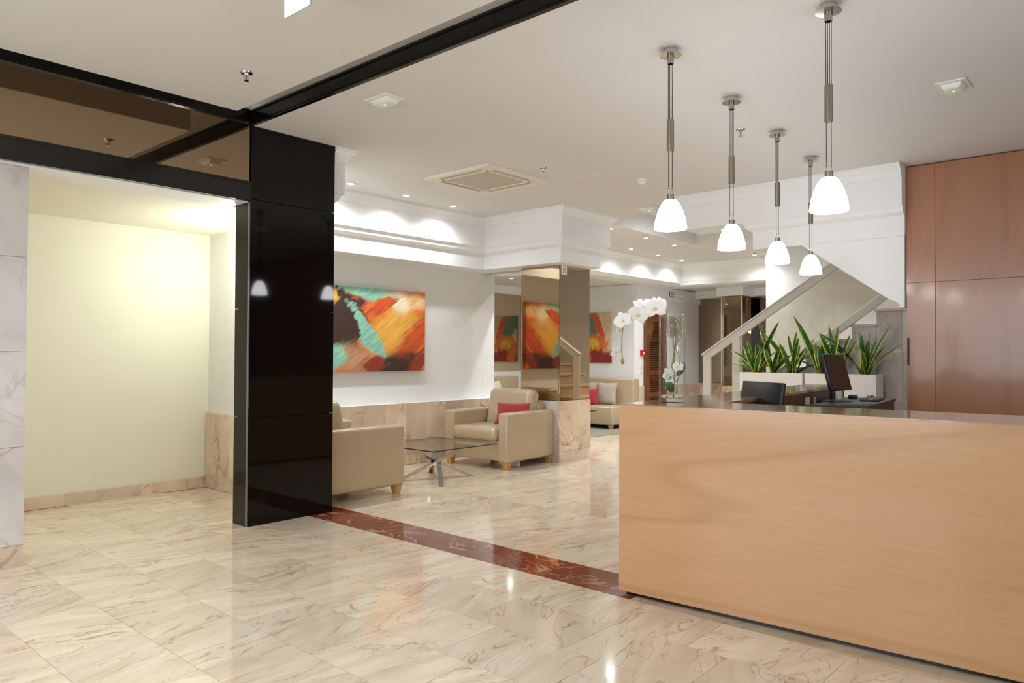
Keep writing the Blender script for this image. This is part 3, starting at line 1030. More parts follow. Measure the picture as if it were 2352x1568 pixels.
# ------------------------------------------------------------------ planters and snake plants
for k, (y0, y1) in enumerate(((3.115, 3.862), (2.335, 3.09))):
    p = thing('planter_box', ('white rectangular planter nearest the stair railing post', 'white rectangular planter nearest the timber wall')[k], 'planter', (8.63, (y0 + y1) / 2, 0))
    hy = (y1 - y0) / 2
    b = MB()
    b.box(-0.13, 0.13, -hy, hy, 0.0, 1.03)
    for a in ((-0.13, -0.115, -hy, hy), (0.115, 0.13, -hy, hy), (-0.115, 0.115, -hy, -hy + 0.015), (-0.115, 0.115, hy - 0.015, hy)):
        b.box(*a, 1.03, 1.10)
    b.build('box', M['planter'], p)
    rbox(-0.114, 0.114, -hy + 0.016, hy - 0.016, 1.03, 1.075).build('soil', M['soil'], p)


def leaf_mesh(length, width, lean, bend, twist, az, droop=0.0):
    n = 9
    vs, uv, fs = [], [], []
    for i in range(n + 1):
        t = i / n
        wd = width * (0.62 + 0.75 * t) * (1 - t ** 3.2) if t < 1 else 0
        wd = max(wd, 0.0)
        r = math.sin(lean + bend * t) * length * t
        z = math.cos(lean + bend * t) * length * t - droop * t * t
        tw = twist * t
        # leaf plane side vector is perpendicular to the lean direction, turning with the twist
        ca, sa = math.cos(az), math.sin(az)
        cx, cy = ca * r, sa * r
        sx, sy = -math.sin(az + tw), math.cos(az + tw)
        fold = wd * 0.22
        for u, off in ((-0.5, -0.5), (0.0, 0.0), (0.5, 0.5)):
            dep = fold * (1 - abs(u) * 2)
            vs.append((cx + sx * wd * off - ca * dep, cy + sy * wd * off - sa * dep, z))
            uv.append((u + 0.5, t))
    for i in range(n):
        for k in range(2):
            a = i * 3 + k
            fs.append((a, a + 1, a + 4, a + 3))
    # thickness: second sheet
    m_ = len(vs)
    ca, sa = math.cos(az), math.sin(az)
    vs += [(x + ca * 0.003, y + sa * 0.003, z) for x, y, z in vs]
    uv += uv[:]
    fs += [tuple(i + m_ for i in f)[::-1] for f in fs]
    me = bpy.data.meshes.new('leaf')
    me.from_pydata(vs, [], fs)
    lay = me.uv_layers.new(name='UVMap')
    for lp in me.loops:
        lay.data[lp.index].uv = uv[lp.vertex_index]
    for p in me.polygons:
        p.use_smooth = True
    me.materials.append(M['leaf'])
    return me


CAMDIR = math.atan2(-1, -1)
# screen-left of the planters is +Y, so lean with az = +90 deg goes left and -90 deg goes right
clumps = [
    (3.70, 'bushiest variegated snake plant at the railing end of the planters', [(0.36, 55, 80), (0.42, 40, 85), (0.34, 24, 80), (0.62, -22, -88), (0.36, 10, 60), (0.33, 5, 120), (0.40, -12, -70), (0.45, -35, -85), (0.34, -2, -120), (0.30, -50, -90), (0.30, 60, 95), (0.38, 15, 100), (0.36, -18, -60)]),
    (3.50, 'narrow snake plant with one curled leaf beside the bushiest one', [(0.56, 14, 80), (0.30, 18, 85), (0.34, -16, -85), (0.28, -34, -80), (0.24, 30, 100)]),
    (3.265, 'snake plant with one broad leaf leaning towards the railing', [(0.60, 34, 84), (0.46, 30, 88), (0.44, 8, 70), (0.46, -6, -80), (0.42, -20, -85), (0.30, -55, -88), (0.36, 16, 120), (0.40, -12, -100)]),
    (2.955, 'snake plant with a tall leaf standing beyond the tilted monitor', [(0.68, 20, 86), (0.34, 48, 88), (0.34, 10, 80), (0.32, -10, -80), (0.40, -4, -100), (0.24, 4, 60)]),
    (2.775, 'snake plant mostly hidden behind the tilted monitor', [(0.46, 18, 88), (0.52, 8, 80), (0.50, -4, -80), (0.44, -16, -86), (0.42, 30, 90), (0.40, -24, -88)]),
    (2.475, 'snake plant nearest the timber wall with a thin outlying leaf', [(0.52, 44, 86), (0.62, 35, 90), (0.46, 8, 84), (0.42, 2, 60), (0.40, -14, -84), (0.58, -22, -88), (0.36, -30, -80), (0.48, -40, -92), (0.44, 4, -120)]),
]
for y, lab, leaves in clumps:
    sp = thing('snake_plant', lab, 'plant', (8.62, y, 1.07))
    leaves = leaves + [(random.uniform(0.2, 0.36), random.uniform(4, 26), random.choice((-1, 1)) * random.uniform(60, 120)) for _ in range(4)]
    for (ln, lean, az) in leaves:
        rs = random.random()
        a = math.radians(az if abs(az) > 70 or True else az)
        o = obj('leaf', leaf_mesh(ln * 1.12, 0.066 + 0.03 * rs, math.radians(abs(lean)) * 0.75, math.radians(abs(lean)) * (0.25 + 0.3 * rs), random.uniform(0.9, 1.7) * random.choice((-1, 1)), a), None, sp)
        o.location = (random.uniform(-0.05, 0.05), random.uniform(-0.035, 0.035), 0)

# ------------------------------------------------------------------ orchid vase on the counter
V = Vector((3.715, 2.085, ZT))
LEFT = -_r
TOCAM = Vector((-math.cos(YAW), -math.sin(YAW), 0))
vs_ = thing('glass_vase', 'tall clear glass cylinder vase on the counter corner', 'vase', V)
MB().lathe([(0.0, 0.0), (0.0715, 0.0), (0.0735, 0.003), (0.0735, 0.492), (0.0705, 0.494), (0.0690, 0.492), (0.0690, 0.028), (0.066, 0.024), (0.0, 0.024)], 40).build('cylinder', M['glass'], vs_, smooth=True)
for k in range(11):
    a = 2 * math.pi * k / 8 + 0.3
    r_ = 0.047 if k < 8 else 0.018
    me = bpy.data.meshes.new('pebble')
    bm = bmesh.new()
    bmesh.ops.create_icosphere(bm, subdivisions=2, radius=0.0145)
    bm.to_mesh(me)
    bm.free()
    me.transform(Matrix.Diagonal((1.15, 0.9, 0.7, 1)))
    for p in me.polygons:
        p.use_smooth = True
    o = obj('pebble', me, M['pebble'], loc=(V.x + r_ * math.cos(a), V.y + r_ * math.sin(a), V.z + 0.0345 + (0.006 if k >= 8 else 0)))
    o.rotation_euler = (0, 0, a * 1.3)
    tag(o, 'smooth cream pebble in the bottom of the glass vase', 'pebble', 'pebbles in the vase')

orch = thing('orchid', 'white orchid arching out of the glass vase', 'orchid', V)


def L3(u, z, w=0.0):
    p = LEFT * u + TOCAM * w
    return (p.x, p.y, z - ZT)


def spline(pts, n=8):
    out = []
    P = [Vector(p) for p in pts]
    for i in range(len(P) - 1):
        p0, p1, p2, p3 = P[max(i - 1, 0)], P[i], P[i + 1], P[min(i + 2, len(P) - 1)]
        for k in range(n):
            t = k / n
            out.append(0.5 * ((2 * p1) + (-p0 + p2) * t + (2 * p0 - 5 * p1 + 4 * p2 - p3) * t * t + (-p0 + 3 * p1 - 3 * p2 + p3) * t ** 3))
    out.append(P[-1])
    return out


MB().tube(spline([L3(-0.005, 1.06), L3(-0.012, 1.25), L3(0.0, 1.42), L3(0.03, 1.53), L3(0.10, 1.585), L3(0.18, 1.565), L3(0.255, 1.515), L3(0.28, 1.43), L3(0.285, 1.33), L3(0.279, 1.28)]), 0.0032, 8).build('stem', M['stem'], orch, smooth=True)
MB().tube(spline([L3(0.02, 1.06, 0.01), L3(0.012, 1.2, 0.015), L3(-0.015, 1.36, 0.01), L3(-0.02, 1.42, 0.0)]), 0.0032, 8).build('stem', M['stem'], orch, smooth=True)
bud = MB().lathe([(0.0, -0.022), (0.008, -0.016), (0.011, -0.004), (0.008, 0.010), (0.0, 0.016)], 12).mesh('bud', True)
obj('bud', bud, M['stem'], orch, loc=L3(0.279, 1.268))


def petal(mb, ang, ln, wd, cup, tilt):
    n, m = 6, 6
    base = len(mb.v)
    ca, sa = math.cos(ang), math.sin(ang)
    pts = []
    for i in range(n + 1):
        t = i / n
        half = wd * math.sin(math.pi * min(1.0, 0.06 + 0.94 * t) ** 0.85) ** 0.7 if i < n else 0.0
        for k in range(m + 1):
            s = (k / m - 0.5) * 2
            x = ln * t
            y = half * s
            z = tilt * t * ln + cup * (s * s) * half + 0.10 * ln * math.sin(t * 3.0) * (1 - s * s)
            pts.append((ca * x - sa * y, sa * x + ca * y, z))
    fs = []
    for i in range(n):
        for k in range(m):
            a = i * (m + 1) + k
            fs.append((a, a + 1, a + m + 2, a + m + 1))
    q = len(pts)
    pts2 = [(x, y, z - 0.0012) for x, y, z in pts]
    mb.add(pts + pts2, fs + [tuple(i + q for i in f)[::-1] for f in fs])


def flower(parent, pos, size, yaw_off, pitch, roll):
    mb = MB()
    s = size / 2
    for a in (90, 215, 325):
        petal(mb, math.radians(a), s * 0.98, s * 0.36, 0.1, -0.05)
    for a in (12, 168):
        petal(mb, math.radians(a), s * 1.02, s * 0.56, 0.12, 0.10)
    me = mb.mesh('flower', True)
    o = obj('flower', me, M['petal'], parent)
    z = (TOCAM * math.cos(pitch) + Vector((0, 0, 1)) * math.sin(pitch))
    z = Matrix.Rotation(yaw_off, 3, 'Z') @ z
    x = Vector((0, 0, 1)).cross(z).normalized()
    y = z.cross(x)
    R = Matrix((x, y, z)).transposed().to_4x4() @ Matrix.Rotation(roll, 4, 'Z')
    o.matrix_local = Matrix.Translation(pos) @ R
    lp = MB().lathe([(0.0, 0.16 * s), (0.10 * s, 0.14 * s), (0.14 * s, 0.05 * s), (0.06 * s, 0.0)], 10).mesh('lip', True)
    obj('lip', lp, M['lip'], o, loc=(0, -0.05 * s, 0.02 * s))


for (u, z, w, size, yo, pi_, ro) in (
        (0.103, 1.560, 0.035, 0.135, -0.25, -0.1, 0.15), (0.198, 1.525, 0.03, 0.130, 0.2, -0.15, -0.2), (0.280, 1.492, 0.02, 0.112, -0.5, -0.1, 0.4),
        (0.185, 1.572, -0.01, 0.100, 0.6, 0.2, 0.9), (0.135, 1.588, -0.03, 0.085, -0.3, 0.5, 0.3), (0.072, 1.585, -0.02, 0.10, -0.6, 0.2, 0.1),
        (0.300, 1.440, 0.0, 0.070, 0.9, -0.2, 0.5), (0.343, 1.385, 0.0, 0.062, 1.2, -0.5, 0.2), (0.318, 1.318, 0.005, 0.075, 0.5, -0.3, 0.8),
        (-0.025, 1.235, 0.03, 0.075, 0.3, 0.3, 0.2), (0.030, 1.195, 0.035, 0.085, 0.4, -0.1, 0.6), (0.022, 1.14, 0.03, 0.065, 0.2, -0.3, 0.9)):
    flower(orch, L3(u, z, w), size, yo, pi_, ro)


def broad_leaf(pts, wd):
    P = spline(pts, 5)
    vs, fs = [], []
    n = len(P) - 1
    for i, p in enumerate(P):
        t = i / n
        h = wd * math.sin(math.pi * (0.12 + 0.88 * t)) ** 0.6 if i < n else 0
        side = RIGHT
        up = Vector((0, 0, 1))
        for s in (-1, 0, 1):
            q = p + side * h * s * 0.55 + up * h * abs(s) * 0.35 + TOCAM * (0.006 * (1 - abs(s)))
            vs.append(tuple(q))
    for i in range(n):
        for k in range(2):
            a = i * 3 + k
            fs.append((a, a + 1, a + 4, a + 3))
    m_ = len(vs)
    vs2 = [(x - TOCAM.x * 0.002, y - TOCAM.y * 0.002, z) for x, y, z in vs]
    return MB().add(vs + vs2, fs + [tuple(i + m_ for i in f)[::-1] for f in fs])


broad_leaf([L3(0.01, 1.09, 0.02), L3(0.03, 1.12, 0.035), L3(0.045, 1.165, 0.03)], 0.05).build('leaf', M['orchid_leaf'], orch, smooth=True)
broad_leaf([L3(-0.03, 1.18, 0.01), L3(-0.05, 1.21, 0.015), L3(-0.055, 1.26, 0.01)], 0.035).build('leaf', M['orchid_leaf'], orch, smooth=True)
rnd = random.Random(11)
tw = thing('twig_bundle', 'tangle of curly brown twigs inside the glass vase', 'twigs', V)
for k in range(14):
    pts = []
    a = rnd.uniform(0, 6.28)
    r0 = 0.03
    for i in range(9):
        t = i / 8
        a += rnd.uniform(-0.8, 1.1)
        rr = 0.05 * (0.35 + 0.6 * rnd.random())
        if k < 4:
            pts.append((rr * math.cos(a), rr * math.sin(a), 0.05 + 0.42 * t))
        else:
            pts.append((rr * math.cos(a * 2.2), rr * math.sin(a * 2.2), 0.36 + 0.12 * rnd.random() + 0.03 * t))
    if k in (2, 3):
        pts.append(tuple(Vector(L3(0.07, 1.545 - 0.01 * k, 0.0))))
    MB().tube(spline(pts, 5), 0.0018 if k > 4 else 0.0022, 6).build('twig', M['twig'], tw, smooth=True)

# ------------------------------------------------------------------ pendant lamps
pend = thing('pendant_lamp', 'white opal glass pendant lamp hanging over the orchid vase', 'lamp', (3.69, 2.083, ZC))
MB().lathe([(0.0, 0.0), (0.042, 0.0), (0.042, -0.030), (0.0, -0.030)], 28).build('canopy', M['chrome'], pend, smooth=True)
MB().lathe([(0.0, -0.030), (0.062, -0.036), (0.062, -0.038), (0.0, -0.040)], 28).build('canopy_disc', M['steel'], pend)
MB().lathe([(0.019, -0.040), (0.019, -0.085), (0.015, -0.085), (0.015, -0.05)], 20).build('cable_sleeve', M['steel'], pend, smooth=True)
for dx in (-0.013, -0.0045, 0.0045, 0.013):
    MB().tube([(dx, 0.0, -0.05), (dx * 0.9, 0.002, -0.41)], 0.0019, 6).build('cable', M['cable'], pend)
MB().lathe([(0.0, -0.400), (0.0205, -0.400), (0.0205, -0.578), (0.0, -0.578)], 24).build('counterweight', M['steel'], pend, smooth=True)
for dx in (-0.011, 0.011):
    MB().tube([(dx, 0, -0.575), (dx, 0, -0.785)], 0.0017, 6).build('cable', M['cable'], pend)
    MB().lathe([(0.0, -0.778), (0.0036, -0.780), (0.0036, -0.796), (0.0, -0.800)], 10, cx=dx).build('ferrule', M['chrome'], pend)
    MB().tube([(dx, 0, -0.795), (dx, 0, -0.83)], 0.0010, 6).build('rod', M['steel'], pend)
MB().lathe([(0.0, -0.822), (0.0195, -0.822), (0.0195, -0.853), (0.0, -0.853)], 24).build('lamp_holder', M['steel'], pend, smooth=True)
MB().lathe([(0.0, -0.850), (0.022, -0.851), (0.034, -0.856), (0.046, -0.870), (0.058, -0.890), (0.070, -0.918), (0.080, -0.950), (0.087, -0.984), (0.0905, -1.008), (0.0905, -1.014), (0.086, -1.018), (0.06, -1.021), (0.0, -1.023)], 40).build('shade', M['shade'], pend, smooth=True)
pend_spots = [(3.69, 2.083), (4.645, 2.165), (5.578, 2.230), (6.50, 2.306), (3.722, 1.232)]
pend_labels = [None, 'pendant lamp next along the counter arm from the one over the orchid vase', 'third pendant lamp along the counter arm counted from the orchid vase', 'last pendant lamp along the counter arm, near the staircase', 'pendant lamp over the front stretch of the counter']
pend['group'] = 'pendant lamps over the reception counter'
for k, (x, y) in enumerate(pend_spots):
    o = pend if k == 0 else copy_tree(pend)
    o.location = (x, y, ZC)
    if pend_labels[k]:
        o['label'] = pend_labels[k]
    o.rotation_euler.z = (YAW - math.pi / 2 + 0.2, 1.9, 1.2, 1.6, 1.9)[k]

# ------------------------------------------------------------------ downlights
dl = thing('downlight', 'recessed downlight nearest the black granite column, above the large painting', 'light')
MB().lathe([(0.030, 0.0), (0.046, 0.0), (0.046, -0.005), (0.033, -0.007), (0.030, -0.002)], 24).build('rim', M['plastic_white'], dl, smooth=True)
MB().lathe([(0.0, -0.003), (0.029, -0.003), (0.029, -0.0045), (0.0, -0.0055)], 20).build('lens', M['bulb'], dl)
dspots = [
    (4.50, 6.17, ZC, 17, None),
    (5.226, 6.17, ZC, 17, 'middle recessed downlight of the three above the large painting'),
    (5.965, 6.20, ZC, 17, 'recessed downlight nearest the mirror column, above the large painting'),
    (8.433, 5.68, ZC, 32, 'first downlight in the near row beyond the mirror column'),
    (9.433, 5.73, ZC, 32, 'second downlight in the near row beyond the mirror column'),
    (10.354, 5.78, ZC, 32, 'third downlight in the near row beyond the mirror column'),
    (10.249, 6.50, ZC, 17, 'first downlight in the row along the niche beam'),
    (11.204, 6.56, ZC, 17, 'second downlight in the row along the niche beam'),
    (12.101, 6.60, ZC, 17, 'third downlight in the row along the niche beam'),
    (12.20, 5.27, ZC, 20, 'downlight beside the sprinkler near the stairwell wall'),
    (7.50, 3.58, 2.662, 15, 'downlight in the soffit of the stair beam'),
    (9.45, 8.38, 2.604, 35, 'downlight in the niche ceiling seen past the mirror column'),
    (1.6, 3.1, 2.98, 32, 'added unseen canopy downlight nearest the black ceiling beam'),  # canopy downlights: added out of frame to brighten the entrance floor and ceiling
    (0.4, 3.7, 2.98, 24, 'added unseen canopy downlight nearest the marble wall'),
    (-1.0, 2.6, 2.98, 20, 'added unseen canopy downlight nearest the entrance window'),
    (0.6, 2.0, 2.98, 9, 'added unseen canopy downlight facing the reception counter'),
    (9.6, 2.6, 3.55, 70, 'added unseen downlight high in the ceiling recess near the timber wall'),  # both recess downlights are added out of sight to brighten the stairwell
    (9.0, 4.6, 3.55, 50, 'added unseen downlight high in the ceiling recess near the niche beam'),
    (13.4, 5.05, 2.62, 34, 'added unseen downlight before the back mirrors near the stairwell wall'),  # added fill for the back area, kept behind the stairwell wall
    (3.92, 6.15, ZC, 34, 'added fill downlight hidden behind the black granite column'),  # added out of sight behind the column to lift the middle lobby
    (8.0, 6.1, ZC, 42, 'added fill downlight hidden behind the mirror column entablature'),  # more added lobby fill, screened by the entablature
    (0.9, 6.2, 2.455, 12, 'added unseen downlight in the side passage near its marble wall'),  # passage downlights are added fill, unseen behind the marble pier
    (-0.6, 6.2, 2.455, 12, 'added unseen downlight deep in the side passage behind the marble wall'),
]
for k, (x, y, z, e, lab) in enumerate(dspots):
    o = dl if k == 0 else copy_tree(dl)
    o.location = (x, y, z)
    o['group'] = 'recessed ceiling downlights'
    if lab:
        o['label'] = lab
    d = bpy.data.lights.new('downlight_beam', 'SPOT')
    d.energy = e
    d.spot_size = math.radians(150)
    d.spot_blend = 1.0
    d.color = (0.90, 0.955, 1.0)
    d.shadow_soft_size = 0.03
    lo = bpy.data.objects.new('downlight_beam', d)
    lo.location = (x, y, z - 0.02)
    COL.objects.link(lo)
# wall lamp on the passage end wall, behind the black column
wlp = thing('wall_lamp', 'wall lamp on the passage end wall behind the black column', 'lamp', (3.44, 6.02, 2.12))
rbox(-0.012, 0.03, -0.05, 0.05, -0.09, 0.09).build('back_plate', M['steel'], wlp)
MB().lathe([(0.0, -0.08), (0.035, -0.07), (0.045, 0.0), (0.035, 0.07), (0.0, 0.08)], 16, cx=-0.06).build('shade', M['shade'], wlp, smooth=True)
d = bpy.data.lights.new('wall_lamp_glow', 'POINT')
d.energy = 9
d.color = (0.95, 1.0, 0.92)
d.shadow_soft_size = 0.06
lo = bpy.data.objects.new('wall_lamp_glow', d)
lo.location = (3.26, 6.02, 2.12)
COL.objects.link(lo)
# ------------------------------------------------------------------ ceiling fittings
ac = thing('air_conditioner', 'square ivory ceiling cassette air conditioner with four slots', 'air conditioner', (5.245, 4.99, ZC))
fr_ = MB()
for a in ((-0.43, 0.43, -0.43, -0.375), (-0.43, 0.43, 0.375, 0.43), (-0.43, -0.375, -0.375, 0.375), (0.375, 0.43, -0.375, 0.375),
          (-0.30, 0.30, -0.31, -0.285), (-0.30, 0.30, 0.285, 0.31), (-0.31, -0.285, -0.30, 0.30), (0.285, 0.31, -0.30, 0.30),
          (-0.375, -0.28, -0.375, -0.28), (0.28, 0.375, -0.375, -0.28), (-0.375, -0.28, 0.28, 0.375), (0.28, 0.375, 0.28, 0.375)):
    fr_.box(*a, -0.028, 0.0)
fr_.build('frame', M['ivory'], ac, bevel=0.002, seg=1)
rbox(-0.286, 0.286, -0.286, 0.286, -0.022, -0.004).build('intake_grille', M['grille'], ac)
for k in range(4):
    s = MB().box(-0.279, 0.279, 0.311, 0.374, -0.006, -0.002).mesh('slot')
    s.transform(Matrix.Rotation(k * math.pi / 2, 4, 'Z'))
    so = obj('slot', s, M['dark_slot'], ac)
    f = MB().box(-0.27, 0.27, -0.011, 0.011, -0.0015, 0.0015).mesh('flap')
    f.transform(Matrix.Rotation(k * math.pi / 2, 4, 'Z') @ Matrix.Translation((0, 0.328, -0.016)) @ Matrix.Rotation(math.radians(28), 4, 'X'))
    obj('flap', f, M['grille'], so)

em = thing('emergency_light', 'emergency light with green diode beside the black ceiling beam', 'emergency light', (3.155, 3.95, ZC))
rbox(-0.085, 0.085, -0.115, 0.115, -0.010, 0.0).build('base_plate', M['plastic_white'], em, bevel=0.003, seg=1)
me = MB()
me.add([(-0.06, -0.088, -0.010), (0.06, -0.088, -0.010), (0.06, 0.088, -0.010), (-0.06, 0.088, -0.010), (-0.044, -0.072, -0.040), (0.044, -0.072, -0.040), (0.044, 0.072, -0.040), (-0.044, 0.072, -0.040)],
       [(0, 1, 2, 3), (4, 5, 6, 7), (0, 1, 5, 4), (1, 2, 6, 5), (2, 3, 7, 6), (3, 0, 4, 7)])
me.build('diffuser', M['plastic_white'], em, bevel=0.004, seg=2)
MB().lathe([(0.0, -0.044), (0.006, -0.042), (0.006, -0.039), (0.0, -0.039)], 10).build('diode', M['green_led'], em)
for x, y, rz, lab in ((5.36, 1.005, math.pi / 2, 'emergency light with green diode above reception near the timber wall'), (7.55, 4.54, 0.0, 'emergency light near the ceiling recess by the stair beam')):
    o = copy_tree(em)
    o.rotation_euler.z = rz
    o.location = (x, y, ZC)
    o['label'] = lab

sk = thing('sprinkler', 'chrome fire sprinkler on the entrance canopy', 'sprinkler', (2.24, 4.11, 2.98))
MB().lathe([(0.012, 0.0), (0.036, -0.001), (0.034, -0.008), (0.014, -0.010), (0.010, -0.022), (0.0, -0.022)], 20).build('escutcheon', M['chrome'], sk, smooth=True)
for s in (-1, 1):
    MB().tube([(s * 0.007, 0, -0.02), (s * 0.012, 0, -0.032), (s * 0.008, 0, -0.046), (0, 0, -0.050)], 0.0022, 6).build('frame_arm', M['chrome'], sk)
MB().lathe([(0.0, -0.024), (0.0025, -0.026), (0.0025, -0.044), (0.0, -0.046)], 8).build('glass_bulb', M['sprinkler_red'], sk)
MB().lathe([(0.0, -0.050), (0.014, -0.050), (0.014, -0.053), (0.0, -0.053)], 14).build('deflector', M['chrome'], sk)
for x, y, z, lab in ((5.279, 4.295, ZC, 'chrome fire sprinkler next to the ceiling air conditioner'), (5.357, 2.424, ZC, 'chrome fire sprinkler between the pendant lamp cables'), (12.02, 5.19, ZC, 'fire sprinkler by the stairwell wall beneath a downlight')):
    o = copy_tree(sk)
    o.location = (x, y, z)
    o['label'] = lab

sm = thing('smoke_detector', 'round white smoke detector on the lobby ceiling', 'smoke detector', (6.266, 3.849, ZC))
MB().lathe([(0.0, 0.0), (0.052, 0.0), (0.052, -0.018), (0.034, -0.024), (0.0, -0.024)], 24).build('base', M['plastic_white'], sm, smooth=True)
MB().lathe([(0.030, -0.024), (0.030, -0.044), (0.020, -0.050), (0.0, -0.050)], 20).build('sensor_head', M['plastic_white'], sm, smooth=True)
ha = thing('ceiling_hatch', 'flush square access hatch in the lobby ceiling', 'hatch', (6.02, 4.23, ZC))
hf = MB()
for a in ((-0.225, 0.225, -0.215, -0.205), (-0.225, 0.225, 0.205, 0.215), (-0.225, -0.215, -0.205, 0.205), (0.215, 0.225, -0.205, 0.205)):
    hf.box(*a, -0.004, 0.0)
hf.build('frame', M['ivory'], ha)
rbox(-0.213, 0.213, -0.203, 0.203, -0.0025, 0.0).build('panel', M['ceiling'], ha)
hs = thing('hanging_sign', 'pale acrylic sign panel hanging from the entrance canopy', 'sign', (1.766, 2.81, 2.98))
rbox(-0.004, 0.004, -0.10, 0.10, -0.20, -0.02).build('panel', M['acrylic'], hs)
rbox(-0.008, 0.008, -0.09, 0.09, -0.02, 0.0).build('mounting_rail', M['steel'], hs)


# ------------------------------------------------------------------ armchairs
def cushion_mesh(sx, sy, sz, puff=0.35, name='cushion', corner=0.0):
    """soft pillow: thin at the seams, full in the middle"""
    n = 12
    vs, fs = [], []
    for side in (1, -1):
        for i in range(n + 1):
            for k in range(n + 1):
                u, v = i / n * 2 - 1, k / n * 2 - 1
                e = (1 - abs(u) ** 3.0) * (1 - abs(v) ** 3.0)
                pinch = 1 - 0.07 * (1 - abs(u)) * abs(v) ** 2 - 0.0
                pinch2 = 1 - 0.07 * (1 - abs(v)) * abs(u) ** 2
                vs.append((u * sx / 2 * pinch2, v * sy / 2 * pinch, side * sz / 2 * max(0.04, e ** 0.6)))
    for s in (0, 1):
        o = s * (n + 1) ** 2
        for i in range(n):
            for k in range(n):
                a = o + i * (n + 1) + k
                f = (a, a + 1, a + n + 2, a + n + 1)
                fs.append(f if s else f[::-1])
    q = (n + 1) ** 2
    ring = [i * (n + 1) for i in range(n + 1)] + [n * (n + 1) + k for k in range(1, n + 1)] + [i * (n + 1) + n for i in range(n - 1, -1, -1)] + [k for k in range(n - 1, 0, -1)]
    for a, b in zip(ring, ring[1:] + ring[:1]):
        fs.append((a, b, b + q, a + q))
    return MB().add(vs, fs).mesh(name, True)


def foot(parent, x, y, sx, sy, h=0.085, s=0.078, mat='oak'):
    t = s * 0.62
    a = s / 2
    mb = MB()
    x0, x1 = x - a, x + a
    y0, y1 = y - a, y + a
    ins = (s - t) / 2
    mb.add([(x0 + ins, y0 + ins, 0), (x1 - ins, y0 + ins, 0), (x1 - ins, y1 - ins, 0), (x0 + ins, y1 - ins, 0), (x0, y0, h), (x1, y0, h), (x1, y1, h), (x0, y1, h)],
           [(0, 1, 2, 3), (4, 5, 6, 7), (0, 1, 5, 4), (1, 2, 6, 5), (2, 3, 7, 6), (3, 0, 4, 7)])
    mb.build('leg', M[mat], parent)


def armchair(label, loc, rz, fwd=0.0):
    """local: seat faces -X, depth along X (0..0.94), width along Y (0..0.96)"""
    t = thing('armchair', label, 'armchair', loc, rz, 'lobby armchairs')
    D_, W_, aw = 0.94, 0.96, 0.145
    for y0 in (0.0, W_ - aw):
        rbox(0, D_, y0, y0 + aw, 0.085, 0.64).build('armrest', M['leather'], t, bevel=0.028, seg=4)
    rbox(0.03, D_ - 0.05, aw, W_ - aw, 0.10, 0.325).build('base', M['leather'], t, bevel=0.012, seg=2)
    me = rbox(-0.045, 0.66, aw + 0.004, W_ - aw - 0.004, 0.325, 0.475).mesh('seat_cushion')
    obj('seat_cushion', me, M['leather'], t, 0.055, 5)
    rbox(D_ - 0.16, D_, aw, W_ - aw, 0.10, 0.72).build('back_frame', M['leather'], t, bevel=0.03, seg=3)
    me = rbox(0.0, 0.20, aw + 0.004, W_ - aw - 0.004, 0.0, 0.47).mesh('back_cushion')
    me.transform(Matrix.Translation((0.56 - fwd, 0, 0.44)) @ Matrix.Rotation(math.radians(13), 4, 'Y'))
    obj('back_cushion', me, M['leather'], t, 0.07, 5)
    for x in (0.055, D_ - 0.055):
        for y in (0.06, W_ - 0.06):
            foot(t, x, y, 0, 0)
    return t


def facing(x):
    return x


armchair('champagne leather armchair with the red cushion by the mirror column', (6.15, 5.50, 0), math.radians(4.0))
# second chair faces the other way
armchair('champagne leather armchair half hidden behind the black column', (4.535, 6.30, 0), math.radians(180), 0.06)
cu = obj('cushion', cushion_mesh(0.42, 0.28, 0.12), M['red_cloth'], loc=(6.60, 5.83, 0.595))
cu.rotation_euler = (math.radians(68), 0, math.radians(-68))
tag(cu, 'rectangular red velour cushion on the armchair seat', 'cushion')

# ------------------------------------------------------------------ coffee table


def coffee_table(label, cx, cy, half=0.45, zt=0.355, z0=0.0):
    t = thing('coffee_table', label, 'table', (cx, cy, z0))
    me = rbox(-half, half, -half, half, zt, zt + 0.010).mesh('glass_top')
    g = obj('glass_top', me, M['table_glass'], t)
    ed = MB()
    e = 0.0012
    for a in ((-half - e, half + e, -half - e, -half), (-half - e, half + e, half, half + e), (-half - e, -half, -half, half), (half, half + e, -half, half)):
        ed.box(*a, zt, zt + 0.010)
    ed.build('glass_edge', M['glass_edge'], g)
    feet = [(-0.30, -0.36), (0.36, -0.19), (0.30, 0.36), (-0.36, 0.19)]
    for k, (fx, fy) in enumerate(feet):
        a = Vector((fx, fy, 0.0))
        b = Vector((-fx * 0.92, -fy * 0.92, zt - 0.004))
        # nudge the crossing bars past each other
        n = Vector((-fy, fx, 0)).normalized()
        sh = n * 0.03
        d = (b - a).normalized()
        side = n * 0.024
        up = d.cross(n).normalized() * 0.024
        vs = []
        for p in (a, b):
            for s1, s2 in ((-1, -1), (1, -1), (1, 1), (-1, 1)):
                q_ = p + sh + side * s1
                vs.append(tuple(q_ + Vector((up.x, up.y, 0)).normalized() * 0.034 * s2))
        MB().add(vs, [(0, 1, 2, 3), (4, 5, 6, 7), (0, 1, 5, 4), (1, 2, 6, 5), (2, 3, 7, 6), (3, 0, 4, 7)]).build('leg', M['chrome'], t)
        MB().lathe([(0.0, zt - 0.004), (0.022, zt - 0.004), (0.022, zt - 0.0005), (0.0, zt - 0.0005)], 16, cx=b.x + sh.x, cy=b.y + sh.y).build('fixing_disc', M['steel'], t)
    return t


coffee_table('square glass coffee table with crossed chrome legs between the armchairs', 5.30, 5.75)
coffee_table('glass coffee table on the rug by the niche sofa', 9.70, 7.56, z0=0.0105)

